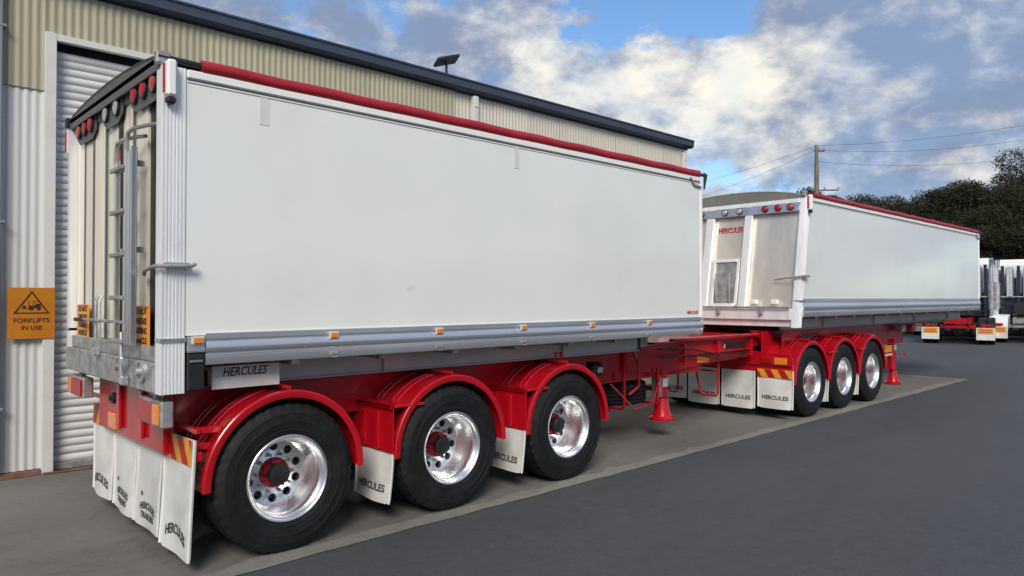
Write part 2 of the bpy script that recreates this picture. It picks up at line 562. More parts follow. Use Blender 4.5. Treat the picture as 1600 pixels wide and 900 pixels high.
# ------------------------------------------------------------------ the setting
def sheet(name, x0, x1, y0, y1, z, material, thick=None):
    g = G()
    if thick:
        g.box(x0, x1, y0, y1, z - thick, z, 0.003)
    else:
        g.add([(x0, y0, z), (x1, y0, z), (x1, y1, z), (x0, y1, z)], [(0, 1, 2, 3)])
    o = g.build(name, material)
    o['kind'] = 'structure'
    return o
sheet('ground', -600, 1500, -900, 900, -0.004, 'asphalt')
EDGE_Y = 4.70
sheet('concrete_apron', -8.0, 18.45, EDGE_Y + 0.10, 8.86, 0.0, 'concrete')
ge = G()
er = random.Random(3)
pts = []
x = -8.0
while x < 18.5:
    j = er.uniform(-0.012, 0.012)
    pts.append(((x, EDGE_Y + j, 0.002), (min(x, 18.40), EDGE_Y + 0.17 + er.uniform(-0.05, 0.07), 0.002)))
    x += 0.22
pts.append(((18.55, EDGE_Y, 0.002), (18.38, EDGE_Y + 0.17, 0.002)))
y = EDGE_Y + 0.2
while y < 30:
    pts.append(((18.55 + er.uniform(-0.015, 0.015), y, 0.002), (18.38 + er.uniform(-0.06, 0.0), y + 0.02, 0.002)))
    y += 0.3
vs = [p for q in pts for p in q]
ge.add(vs, [(2 * i, 2 * i + 2, 2 * i + 3, 2 * i + 1) for i in range(len(pts) - 1)])
eo = ge.build('apron_edge', 'concrete_edge')
eo['kind'] = 'structure'
sheet('concrete_apron', 13.7, 18.45, 8.86, 30.0, 0.0, 'concrete')

# ------------------------------------------------------------------ the shed
WALL_Y = 8.80
B_X0, B_X1, EAVE = -6.0, 13.55, 5.06
DOOR_X0, DOOR_X1, DOOR_Z = 1.725, 6.30, 4.52
def corrugated(width, z0, z1, pitch=0.0762, amp=0.0065, seg=6):
    n = int(round(width / pitch)) * seg
    g = G()
    vs = []
    for i in range(n + 1):
        x = width * i / n
        y = -amp * math.cos(2 * math.pi * i / seg)
        vs += [(x, y, z0), (x, y, z1)]
    fs = [(2 * i, 2 * i + 2, 2 * i + 3, 2 * i + 1) for i in range(n)]
    g.add(vs, fs)
    return g
shed = empty('industrial_shed', (B_X1, WALL_Y, 0))
tag(shed, 'long corrugated steel shed with tan and cream wall sheeting, roller door and dark gutter', 'building')
def S(g, name, material, parent=shed, ang=35):
    """part of the shed given in world coordinates"""
    o = g.build(name, material, parent, ang)
    if parent is shed:
        o.location = (-B_X1, -WALL_Y, 0)
    return o
# frame and hidden faces
g = G()
g.box(B_X0, DOOR_X0 - 0.05, WALL_Y + 0.03, WALL_Y + 0.10, 0, EAVE, 0.002)
g.box(DOOR_X1 + 0.05, B_X1 - 0.02, WALL_Y + 0.03, WALL_Y + 0.10, 0, EAVE, 0.002)
g.box(DOOR_X0 - 0.05, DOOR_X1 + 0.05, WALL_Y + 0.03, WALL_Y + 0.10, DOOR_Z + 0.05, EAVE, 0.002)
g.box(B_X0, B_X1 - 0.02, WALL_Y + 14.0, WALL_Y + 14.07, 0, EAVE, 0.002)
g.box(B_X0, B_X0 + 0.07, WALL_Y + 0.10, WALL_Y + 14.0, 0, EAVE, 0.002)
S(g, 'wall_frame', 'grey_steel')
W_SHEET = 0.762
def row(x0, x1, z0, z1, material, dy=0.0):
    n = max(1, int(round((x1 - x0) / W_SHEET)))
    w = round((x1 - x0) / n / 0.0762) * 0.0762
    w = (x1 - x0) / n
    me = corrugated(w, z0, z1, pitch=w / max(1, round(w / 0.0762))).mesh('wall_sheet', material, 80)
    for i in range(n):
        o = place('wall_sheet', me, shed, (x0 + i * w - B_X1, dy - 0.0035 * (i % 2), 0))
row(B_X0, DOOR_X0 - 0.10, 0.06, 4.06, 'sheet_grey')
row(B_X0, DOOR_X0 - 0.10, 3.98, EAVE, 'sheet_tan', -0.020)
row(DOOR_X0 - 0.10, 7.10, DOOR_Z + 0.03, EAVE, 'sheet_tan', -0.020)
row(DOOR_X1 + 0.10, 7.10, 0.06, DOOR_Z + 0.03, 'sheet_grey')
row(7.10, B_X1 - 0.02, 0.06, EAVE, 'sheet_cream')
# gable end towards the yard's far side
me = corrugated(13.98, 0.06, EAVE, pitch=0.0762).mesh('wall_sheet', 'sheet_cream', 80)
place('wall_sheet', me, shed, (-0.01, 0.0, 0), (0, 0, math.pi / 2))
# roof, gutter, trims
g = G()
g.add([(B_X0 - 0.1, WALL_Y - 0.02, EAVE + 0.06), (B_X1 + 0.08, WALL_Y - 0.02, EAVE + 0.06), (B_X1 + 0.08, WALL_Y + 7, EAVE + 0.60), (B_X0 - 0.1, WALL_Y + 7, EAVE + 0.60),
       (B_X1 + 0.08, WALL_Y + 14.1, EAVE + 0.06), (B_X0 - 0.1, WALL_Y + 14.1, EAVE + 0.06)], [(0, 1, 2, 3), (3, 2, 4, 5)])
S(g, 'roof', 'roof_steel')
g = G()
g.prism([(WALL_Y + 0.02, EAVE), (WALL_Y + 7, EAVE + 0.54), (WALL_Y + 13.98, EAVE)], 0, B_X1 - 0.06, B_X1 - 0.02)
S(g, 'gable_infill', 'sheet_cream')
GUT = [(WALL_Y - 0.012, EAVE + 0.025), (WALL_Y - 0.11, EAVE + 0.025), (WALL_Y - 0.150, EAVE + 0.055), (WALL_Y - 0.150, EAVE + 0.165),
       (WALL_Y - 0.165, EAVE + 0.165), (WALL_Y - 0.165, EAVE + 0.19), (WALL_Y - 0.140, EAVE + 0.19), (WALL_Y - 0.136, EAVE + 0.062),
       (WALL_Y - 0.10, EAVE + 0.038), (WALL_Y - 0.012, EAVE + 0.038)]
for i in range(4):
    a = B_X0 + (B_X1 + 0.12 - B_X0) * i / 4
    b = B_X0 + (B_X1 + 0.12 - B_X0) * (i + 1) / 4
    g = G()
    g.prism(GUT, 0, a + 0.002, b - 0.002)
    if i == 3:
        g.prism([GUT[0], GUT[1], GUT[2], GUT[5], GUT[6], (WALL_Y - 0.012, EAVE + 0.19)], 0, b - 0.001, b + 0.006)
    S(g, 'gutter', 'gutter_blue')
g = G()
g.box(B_X0, B_X1 + 0.10, WALL_Y - 0.010, WALL_Y + 0.02, EAVE - 0.01, EAVE + 0.06, 0.003)
S(g, 'fascia', 'gutter_blue')
def downpipe(x, z0, z1, material, r=0.05):
    g = G()
    g.box(x - r, x + r, WALL_Y - 0.115, WALL_Y - 0.03, z0, z1 - 0.16, 0.008)
    g.box(x - r * 0.9, x + r * 0.9, WALL_Y - 0.125, WALL_Y - 0.035, z1 - 0.18, z1, 0.008)
    o = S(g, 'downpipe', material)
    for z in (z0 + 0.6, (z0 + z1) / 2, z1 - 0.5):
        g = G()
        g.box(x - r - 0.03, x + r + 0.03, WALL_Y - 0.120, WALL_Y - 0.02, z, z + 0.03, 0.003)
        g.build('strap', material, o)
downpipe(7.46, 0.1, EAVE - 0.03, 'trim_white', 0.05)
downpipe(13.40, 0.1, EAVE - 0.10, 'trim_white', 0.045)
downpipe(1.20, 0.1, EAVE - 0.03, 'roof_steel', 0.05)
g = G()
g.box(B_X1 - 0.08, B_X1 + 0.035, WALL_Y - 0.028, WALL_Y - 0.013, 0.05, EAVE - 0.04, 0.003)
g.box(B_X1 + 0.020, B_X1 + 0.035, WALL_Y - 0.012, WALL_Y + 0.10, 0.05, EAVE - 0.04, 0.003)
S(g, 'corner_flashing', 'trim_white')
# roller door
for x0, x1 in ((DOOR_X0 - 0.105, DOOR_X0), (DOOR_X1, DOOR_X1 + 0.105)):
    g = G()
    g.box(x0, x1, WALL_Y - 0.055, WALL_Y + 0.24, 0.0, DOOR_Z + 0.075, 0.004)
    S(g, 'door_jamb', 'trim_white')
g = G()
g.box(DOOR_X0 + 0.002, DOOR_X1 - 0.002, WALL_Y - 0.050, WALL_Y + 0.02, DOOR_Z, DOOR_Z + 0.07, 0.004)
S(g, 'door_head', 'trim_white')
g = G()
g.lathe([(0.0, 0), (0.22, 0), (0.22, DOOR_X1 - DOOR_X0 + 0.1), (0.0, DOOR_X1 - DOOR_X0 + 0.1)], 28,
        Matrix.Translation((DOOR_X1 + 0.05, WALL_Y + 0.46, DOOR_Z - 0.02)) @ Matrix.Rotation(math.pi / 2, 4, 'Z'))
S(g, 'door_drum', 'dark_grey_paint')
rd = empty('roller_door', (DOOR_X0 - B_X1, 0.085, 0), parent=shed)
PS = 0.0825
prof = [(0.0, 0.0), (-0.006, 0.004), (-0.019, 0.022), (-0.023, 0.040), (-0.019, 0.060), (-0.006, 0.078), (0.0, 0.0815)]
g = G()
wd = DOOR_X1 - DOOR_X0 - 0.01
vs = [(0.005, y, z) for y, z in prof] + [(wd, y, z) for y, z in prof]
m = len(prof)
g.add(vs, [(i, m + i, m + i + 1, i + 1) for i in range(m - 1)])
me = g.mesh('slat', 'door_slat', 60)
nsl = int(4.44 / PS)
for i in range(nsl):
    place('slat', me, rd, (random.uniform(-0.002, 0.002), random.uniform(-0.003, 0.001), 0.075 + i * PS))
g = G()
g.box(0.005, wd, -0.035, 0.02, 0.005, 0.075, 0.006)
g.build('bottom_bar', 'galvanised', rd)
g = G()
g.box(0.0, wd, 0.03, 0.035, 0.0, 4.44, 0.001)
g.build('door_lining', 'grey_steel', rd)
g = G()
g.box(B_X0, DOOR_X0 - 0.11, WALL_Y - 0.06, WALL_Y - 0.012, 0.001, 0.055, 0.004)
S(g, 'base_angle', 'rust_strip')
g = G()
g.box(DOOR_X0 - 0.10, DOOR_X1 + 0.10, WALL_Y - 0.10, WALL_Y - 0.057, 0.001, 0.022, 0.004)
S(g, 'door_sill', 'rust_strip')
g = G()
g.box(DOOR_X1 + 0.11, B_X1, WALL_Y - 0.06, WALL_Y - 0.012, 0.001, 0.055, 0.004)
S(g, 'base_angle', 'rust_strip')

# warning sign on the wall left of the door
sg = empty('warning_sign', (1.520, WALL_Y - 0.064, 1.665))
tag(sg, 'orange square forklift warning sign fixed to grey corrugated wall', 'sign')
g = G()
g.box(-0.205, 0.205, -0.004, 0.004, -0.262, 0.262, 0.002)
g.build('sign_plate', 'sign_orange', sg)
def tri_ring(cx, cz, w, h, t, y):
    o = [(cx - w / 2, cz), (cx + w / 2, cz), (cx, cz + h)]
    c = (cx, cz + h / 3)
    k = 1 - t
    g = G()
    out = [Vector((p[0], y, p[1])) for p in o]
    inn = [Vector((c[0] + (p[0] - c[0]) * k, y, c[1] + (p[1] - c[1]) * k)) for p in o]
    g.add(out + inn, [(0, 1, 4, 3), (1, 2, 5, 4), (2, 0, 3, 5)])
    return g
tri_ring(0, -0.005, 0.32, 0.235, 0.17, -0.0055).build('warning_triangle', 'sign_ink', sg)
g = G()      # forklift pictogram
y = -0.0055
def rect(g, x0, x1, z0, z1):
    g.add([(x0, y, z0), (x1, y, z0), (x1, y, z1), (x0, y, z1)], [(0, 1, 2, 3)])
rect(g, -0.020, 0.080, 0.050, 0.078)
rect(g, 0.030, 0.075, 0.078, 0.098)
rect(g, -0.028, -0.021, 0.035, 0.120)
rect(g, -0.085, -0.0285, 0.044, 0.050)
rect(g, -0.080, -0.050, 0.052, 0.078)
rect(g, 0.010, 0.016, 0.079, 0.118)
rect(g, 0.010, 0.050, 0.1185, 0.124)
for cx in (-0.002, 0.062):
    vs = [(cx + 0.017 * math.cos(a * math.pi / 8), y - 0.0005, 0.044 + 0.017 * math.sin(a * math.pi / 8)) for a in range(16)]
    g.add(vs, [tuple(range(16))])
g.build('forklift_pictogram', 'sign_ink', sg)
place('lettering', text_mesh('lettering', 'FORKLIFTS', 0.062, 'sign_ink', 0.0008, bold=0.0012, width=0.31), sg, (0, -0.0055, -0.075), FACE_SIDE)
place('lettering', text_mesh('lettering', 'IN USE', 0.058, 'sign_ink', 0.0008, bold=0.0012, width=0.18), sg, (0, -0.0055, -0.150), FACE_SIDE)
g = G()
for sx in (-0.185, 0.185):
    for sz in (-0.24, 0.24):
        g.lathe([(0.0, -0.008), (0.006, -0.007), (0.008, -0.004)], 10, Matrix.Translation((sx, 0, sz)))
g.build('rivet', 'galvanised', sg)

# solar panel on a short mast on the shed roof
sp = empty('solar_panel', (7.42, 9.40, 5.17))
tag(sp, 'small dark solar panel tilted on a thin mast above the shed gutter', 'solar panel')
g = G(); g.tube([(0, 0, 0), (0, 0, 0.56)], 0.022, 10); g.box(-0.06, 0.06, -0.06, 0.06, -0.02, 0.01)
g.build('mast', 'black_steel', sp)
Mp = Matrix.Translation((0, 0, 0.60)) @ Matrix.Rotation(R(-20), 4, 'Y') @ Matrix.Rotation(R(-28), 4, 'X')
g = G(); g.box(-0.235, 0.235, -0.10, 0.10, -0.03, 0.012, 0.004, Mp)
fr = g.build('panel_frame', 'black_steel', sp)
for i in range(4):
    for j in range(2):
        g = G(); g.box(-0.222 + i * 0.112, -0.222 + i * 0.112 + 0.106, -0.092 + j * 0.094, -0.092 + j * 0.094 + 0.090, 0.013, 0.016, 0.001, Mp)
        g.build('cell', 'glass_dark', fr)

# ------------------------------------------------------------------ trailers
W = 2.45
RT = 0.53      # tyre radius
def tyre_mesh():
    prof = [(0.292, 0.028), (0.300, 0.010), (0.325, -0.002), (0.340, -0.006), (0.342, -0.009), (0.350, -0.009), (0.352, -0.008), (0.362, -0.010), (0.400, -0.014), (0.402, -0.017), (0.410, -0.017), (0.412, -0.014),
            (0.455, -0.010), (0.457, -0.013), (0.464, -0.012), (0.466, -0.008), (0.488, 0.000), (0.508, 0.009), (0.522, 0.016)]
    tread = [(0.530, 0.026), (0.531, 0.058), (0.515, 0.060), (0.515, 0.070), (0.533, 0.072), (0.533, 0.104), (0.516, 0.106), (0.516, 0.116),
             (0.534, 0.118), (0.534, 0.150), (0.516, 0.152), (0.516, 0.162), (0.533, 0.164), (0.533, 0.196), (0.515, 0.198), (0.515, 0.208), (0.531, 0.210), (0.530, 0.242)]
    back = [(r, 0.268 - h) for r, h in prof[::-1]]
    full = prof + tread + back
    n = 168
    vs, fs = [], []
    m = len(full)
    for k in range(n):
        a = 2 * math.pi * k / n
        cut = (k % 4) == 0
        for i, (r, h) in enumerate(full):
            if cut and (len(prof) - 2 <= i < len(prof) + 2 or len(prof) + 16 <= i < len(prof) + 19):
                r = r - 0.010
            vs.append((r * math.cos(a), h, r * math.sin(a)))
    for k in range(n):
        q = (k + 1) % n
        for i in range(m - 1):
            fs.append((k * m + i, k * m + i + 1, q * m + i + 1, q * m + i))
    g = G(); g.add(vs, fs)
    return g.mesh('tyre', 'rubber', 30)
def rim_mesh():
    g = G()
    g.lathe([(0.286, 0.045), (0.300, 0.012), (0.309, 0.002), (0.309, -0.004), (0.303, -0.008), (0.294, -0.004), (0.288, 0.006), (0.282, 0.020), (0.270, 0.032),
             (0.264, 0.040), (0.260, 0.080), (0.257, 0.160), (0.252, 0.215), (0.240, 0.240)], 72)
    # disc with ten hand holes
    RO, RI, RH, HR, yd = 0.240, 0.112, 0.190, 0.032, 0.243
    def disc_y(r):
        return yd + 0.012 * math.sin((r - RI) / (RO - RI) * math.pi)
    NS = 10
    for s in range(NS):
        a0, a1 = 2 * math.pi * s / NS, 2 * math.pi * (s + 1) / NS
        am = (a0 + a1) / 2
        bd = []
        for i in range(6): bd.append((RO, a0 + (a1 - a0) * i / 6))
        for i in range(6): bd.append((RO + (RI - RO) * i / 6, a1))
        for i in range(6): bd.append((RI, a1 + (a0 - a1) * i / 6))
        for i in range(6): bd.append((RI + (RO - RI) * i / 6, a0))
        cx, cz = RH * math.cos(am), RH * math.sin(am)
        pb = [Vector((r * math.cos(a), disc_y(r), r * math.sin(a))) for r, a in bd]
        ph, pi_ = [], []
        for p in pb:
            an = math.atan2(p.z - cz, p.x - cx)
            x, z = cx + HR * math.cos(an), cz + HR * math.sin(an)
            yy = disc_y(math.hypot(x, z))
            ph.append(Vector((x, yy - 0.002, z)))
            pi_.append(Vector((cx + HR * 0.9 * math.cos(an), yy + 0.03, cz + HR * 0.9 * math.sin(an))))
        k = len(pb)
        g.add(pb + ph + pi_, [(i, (i + 1) % k, k + (i + 1) % k, k + i) for i in range(k)] +
              [(k + i, k + (i + 1) % k, 2 * k + (i + 1) % k, 2 * k + i) for i in range(k)])
    me = g.mesh('rim', 'polished_aluminium', 40)
    return me
def hub_mesh():
    g = G()
    g.lathe([(0.110, 0.262), (0.106, 0.200), (0.100, 0.188), (0.080, 0.184), (0.0, 0.184)], 32)
    return g.mesh('hub', 'red_paint', 35)
def cap_mesh():
    g = G()
    g.lathe([(0.078, 0.186), (0.078, 0.135), (0.068, 0.120), (0.030, 0.114), (0.0, 0.114)], 24)
    for k in range(6):
        a = k * math.pi / 3
        g.lathe([(0.0, 0.168), (0.009, 0.168), (0.010, 0.188)], 6, Matrix.Translation((0.094 * math.cos(a), 0, 0.094 * math.sin(a))))
    return g.mesh('hub_cap', 'black_steel', 35)
def nut_mesh():
    g = G()
    for k in range(10):
        a = 2 * math.pi * k / 10
        M = Matrix.Translation((0.140 * math.cos(a), 0, 0.140 * math.sin(a)))
        g.lathe([(0.0, 0.200), (0.010, 0.200), (0.013, 0.210), (0.015, 0.255)], 8, M)
    return g.mesh('wheel_nut', 'galvanised', 35)
def drum_mesh():
    g = G()
    g.lathe([(0.0, 0.295), (0.20, 0.295), (0.205, 0.305), (0.205, 0.45), (0.0, 0.45)], 40)
    return g.mesh('brake_drum', 'black_steel', 35)
def inner_rim_mesh():
    g = G()
    g.lathe([(0.300, 0.012), (0.290, 0.03), (0.262, 0.06), (0.262, 0.20), (0.290, 0.24), (0.300, 0.256)], 48)
    return g.mesh('rim', 'galvanised', 40)
ME_TYRE, ME_RIM, ME_HUB, ME_CAP, ME_NUT, ME_DRUM, ME_IRIM = tyre_mesh(), rim_mesh(), hub_mesh(), cap_mesh(), nut_mesh(), drum_mesh(), inner_rim_mesh()

def wheel(parent, x, y, side, spin=0.0):
    """dual wheel; side=+1: outer face looks towards -Y"""
    w = empty('wheel', (x, y, RT), 0 if side > 0 else math.pi, parent)
    rot = (0, spin, 0)
    place('tyre', ME_TYRE, w, None, rot)
    place('rim', ME_RIM, w, None, rot)
    place('hub', ME_HUB, w, None, rot)
    place('hub_cap', ME_CAP, w, None, rot)
    place('wheel_nut', ME_NUT, w, None, rot)['kind'] = 'stuff'
    place('brake_drum', ME_DRUM, w, None, rot)
    w2 = empty('wheel', (x, y + side * 0.315, RT), 0 if side > 0 else math.pi, parent)
    w2['label'] = 'inner wheel of the dual pair'
    place('tyre', ME_TYRE, w2, None, (0, spin + 0.02, 0))
    place('rim', ME_IRIM, w2, None, rot)

FR = 0.605   # fender radius
def fender_mesh():
    g = G()
    th, wd = 0.008, 0.62
    n = 36
    a0, a1 = R(-2), R(182)
    rings = []
    # cross section (y, dr): outer lip folded down, then the tread plate
    sec = [(0.004, -0.050), (0.0, -0.044), (0.0, -0.004), (0.006, 0.004), (0.030, 0.006), (0.045, -0.004), (wd, -0.004), (wd, -0.014), (0.012, -0.014), (0.010, -0.050)]
    vs, fs = [], []
    m = len(sec)
    for i in range(n + 1):
        a = a0 + (a1 - a0) * i / n
        for y, dr in sec:
            r = FR + dr
            vs.append((r * math.cos(a), y, r * math.sin(a)))
    for i in range(n):
        for k in range(m):
            fs.append((i * m + k, i * m + (k + 1) % m, (i + 1) * m + (k + 1) % m, (i + 1) * m + k))
    fs.append(tuple(range(m)))
    fs.append(tuple(n * m + k for k in range(m)))
    g.add(vs, fs)
    for y in (0.20, 0.27, 0.44, 0.51):          # pressed ribs along the arc, towards the rear
        pts = [((FR + 0.002) * math.cos(R(a)), y, (FR + 0.002) * math.sin(R(a))) for a in range(98, 160, 6)]
        g.tube(pts, 0.012, 8)
    for a in (R(12), R(168)):                   # bolt heads
        for y in (0.10, 0.45):
            g.lathe([(0.0, 0.0), (0.012, 0.0), (0.012, 0.012), (0, 0.012)], 6,
                    Matrix.Translation((FR * math.cos(a), y, FR * math.sin(a))) @ Matrix.Rotation(math.pi / 2 - a, 4, 'Y') @ Matrix.Rotation(math.pi / 2, 4, 'X'))
    return g.mesh('fender', 'red_paint', 35)
ME_FENDER = fender_mesh()
def skirt_mesh():
    g = G()
    g.box(-0.008, 0.0, 0.0, 0.62, -0.36, 0.02, 0.003)
    g.box(-0.030, 0.0, 0.0, 0.62, 0.0, 0.030, 0.004)
    return g.mesh('fender_skirt', 'red_paint', 35)
ME_SKIRT = skirt_mesh()
def skirt_rib_mesh():
    g = G()
    g.box(-0.030, -0.008, -0.035, 0.035, -0.15, 0.15, 0.012)
    g.box(-0.034, -0.030, -0.012, 0.012, -0.10, 0.10, 0.003)
    return g.mesh('rib', 'red_paint', 35)
ME_RIB = skirt_rib_mesh()

def flap_mesh(w, h, bend=0.05, lift=0.02, seed=0):
    """mud flap hanging in the Y-Z plane, top edge at z=0, y from 0 to w, bulging towards -X"""
    rr = random.Random(seed)
    ny, nz = 12, 14
    g = G()
    fr, bk = [], []
    ph = rr.uniform(0, 6)
    for j in range(nz + 1):
        for i in range(ny + 1):
            s, q = i / ny, j / nz
            cut = 0.025 * max(0, (abs(s - 0.5) - 0.44) / 0.06) * (1 if q > 0.97 else 0)
            x = -bend * q ** 1.6 - 0.012 * math.sin(math.pi * s) * q + 0.006 * math.sin(3 * q + ph + 4 * s) + 0.008 * q * math.sin(2 * math.pi * s + ph * 1.7)
            z = -h * q + cut
            fr.append((x, s * w, z)); bk.append((x + 0.009, s * w, z))
    n = (ny + 1) * (nz + 1)
    fs = []
    for j in range(nz):
        for i in range(ny):
            a = j * (ny + 1) + i
            fs.append((a, a + 1, a + ny + 2, a + ny + 1))
            fs.append((n + a, n + a + ny + 1, n + a + ny + 2, n + a + 1))
    for j in range(nz):
        for i in (0, ny):
            a = j * (ny + 1) + i
            fs.append((a, a + ny + 1, n + a + ny + 1, n + a))
    for i in range(ny):
        for j in (0, nz):
            a = j * (ny + 1) + i
            fs.append((a, a + 1, n + a + 1, n + a))
    g.add(fr + bk, fs)
    for s in (0.012, 0.988):                    # moulded edge beads
        pts = [(-bend * q ** 1.6 - 0.002 + 0.006 * math.sin(3 * q + ph + 4 * s) + 0.008 * q * math.sin(2 * math.pi * s + ph * 1.7), s * w, -h * q * 0.985) for q in [k / 10 for k in range(11)]]
        g.tube(pts, 0.011, 8)
    return g.mesh('mud_flap', 'flap_plastic', 50)
def mud_flap(parent, x, y, z, w, h, words='outer', bend=0.05, seed=0, chevron=None):
    f = place('mud_flap', flap_mesh(w, h, bend, seed=seed), parent, (x, y, z))
    ph = random.Random(seed).uniform(0, 6)
    q0 = 0.80 if words != 'small' else 0.72
    def surf(yy, zz):
        s_, q = yy / w, max(0.0, -zz / h)
        return -bend * q ** 1.6 - 0.012 * math.sin(math.pi * s_) * q + 0.006 * math.sin(3 * q + ph + 4 * s_) + 0.008 * q * math.sin(2 * math.pi * s_ + ph * 1.7)
    def put(me, dz=0.0, nm='lettering'):
        for v in me.vertices:
            yy, zz = w / 2 - v.co.x, -h * q0 + dz + v.co.y
            v.co = (surf(yy, zz) - 0.0042 - v.co.z * 0.3, yy, zz)
        return place(nm, me, f)
    if words == 'outer':
        put(text_mesh('lettering', 'HERCULES', 0.095, 'ink_grey', 0.002, arch=0.045, bold=0.002, width=w * 0.68))
    elif words == 'inner':
        put(text_mesh('lettering', 'HERCULES', 0.070, 'ink_grey', 0.002, arch=0.022, bold=0.0015, width=w * 0.60), 0.035)
        put(text_mesh('lettering', 'TRAILERS', 0.062, 'ink_grey', 0.002, bold=0.0015, width=w * 0.52), -0.04)
        g = G()
        g.lathe([(0.0, 0.0), (0.018, 0.0), (0.018, 0.004), (0, 0.004)], 14, Matrix.Translation((surf(w * 0.76, -h * q0 + 0.11) - 0.001, w * 0.76, -h * q0 + 0.11)) @ Matrix.Rotation(math.pi / 2, 4, 'Z'))
        g.build('emblem', 'ink_grey', f)
    else:
        put(text_mesh('lettering', 'HERCULES', 0.080, 'ink_grey', 0.002, bold=0.002, width=w * 0.74))
    return f
def chevron_plate(parent, x, y0, y1, z0, z1, lean):
    g = G(); g.box(x - 0.004, x, y0, y1, z0, z1, 0.001)
    pl = g.build('hazard_plate', 'orange_reflective', parent)
    w, h = y1 - y0, z1 - z0
    n = 2.6
    for k in range(-1, 4):
        # slanted band clipped to the plate
        c = y0 + w * (k + 0.25) / n
        bw = w / n * 0.5
        poly = []
        sh = lean * h * 0.75
        pts = [(c, z0 + 0.002), (c + bw, z0 + 0.002), (c + bw + sh, z1 - 0.002), (c + sh, z1 - 0.002)]
        def clip(ps, lim, keep_less):
            out = []
            for i in range(len(ps)):
                a, b = ps[i], ps[(i + 1) % len(ps)]
                ia = (a[0] <= lim) if keep_less else (a[0] >= lim)
                ib = (b[0] <= lim) if keep_less else (b[0] >= lim)
                if ia: out.append(a)
                if ia != ib:
                    tt = (lim - a[0]) / (b[0] - a[0])
                    out.append((lim, a[1] + (b[1] - a[1]) * tt))
            return out
        pts = clip(pts, y1 - 0.002, True)
        if len(pts) >= 3: pts = clip(pts, y0 + 0.002, False)
        if len(pts) < 3: continue
        g = G(); g.add([(x - 0.0055, p[0], p[1]) for p in pts], [tuple(range(len(pts)))])
        g.build('stripe', 'red_reflective', pl)
    return pl

def round_lamp(parent, x, y, z, lens, r=0.05, sub_of=None):
    g = G()
    Mx = Matrix.Translation((x, y, z)) @ Matrix.Rotation(-math.pi / 2, 4, 'Z')     # lathe axis +Y -> +X
    Mx = Matrix.Translation((x, y, z)) @ Matrix.Rotation(math.pi / 2, 4, 'Z')
    # axis now -X: h grows towards the rear
    g.lathe([(r + 0.010, 0.0), (r + 0.010, 0.016), (r + 0.004, 0.022), (r, 0.020), (r, 0.0)], 24, Mx)
    o = g.build('lamp', 'black_rubber', parent)
    g = G()
    g.lathe([(r, 0.010), (r, 0.018), (r * 0.8, 0.026), (r * 0.4, 0.031), (0, 0.032)], 24, Mx)
    g.build('lens', lens, o)
    return o

def marker_lamp(parent, x, y, z):
    g = G(); g.box(x - 0.040, x + 0.040, y - 0.010, y, z - 0.026, z + 0.026, 0.006)
    o = g.build('side_marker_lamp', 'trim_white', parent)
    g = G(); g.box(x - 0.030, x + 0.030, y - 0.020, y - 0.010, z - 0.018, z + 0.018, 0.006)
    g.build('lens', 'amber_lens', o)

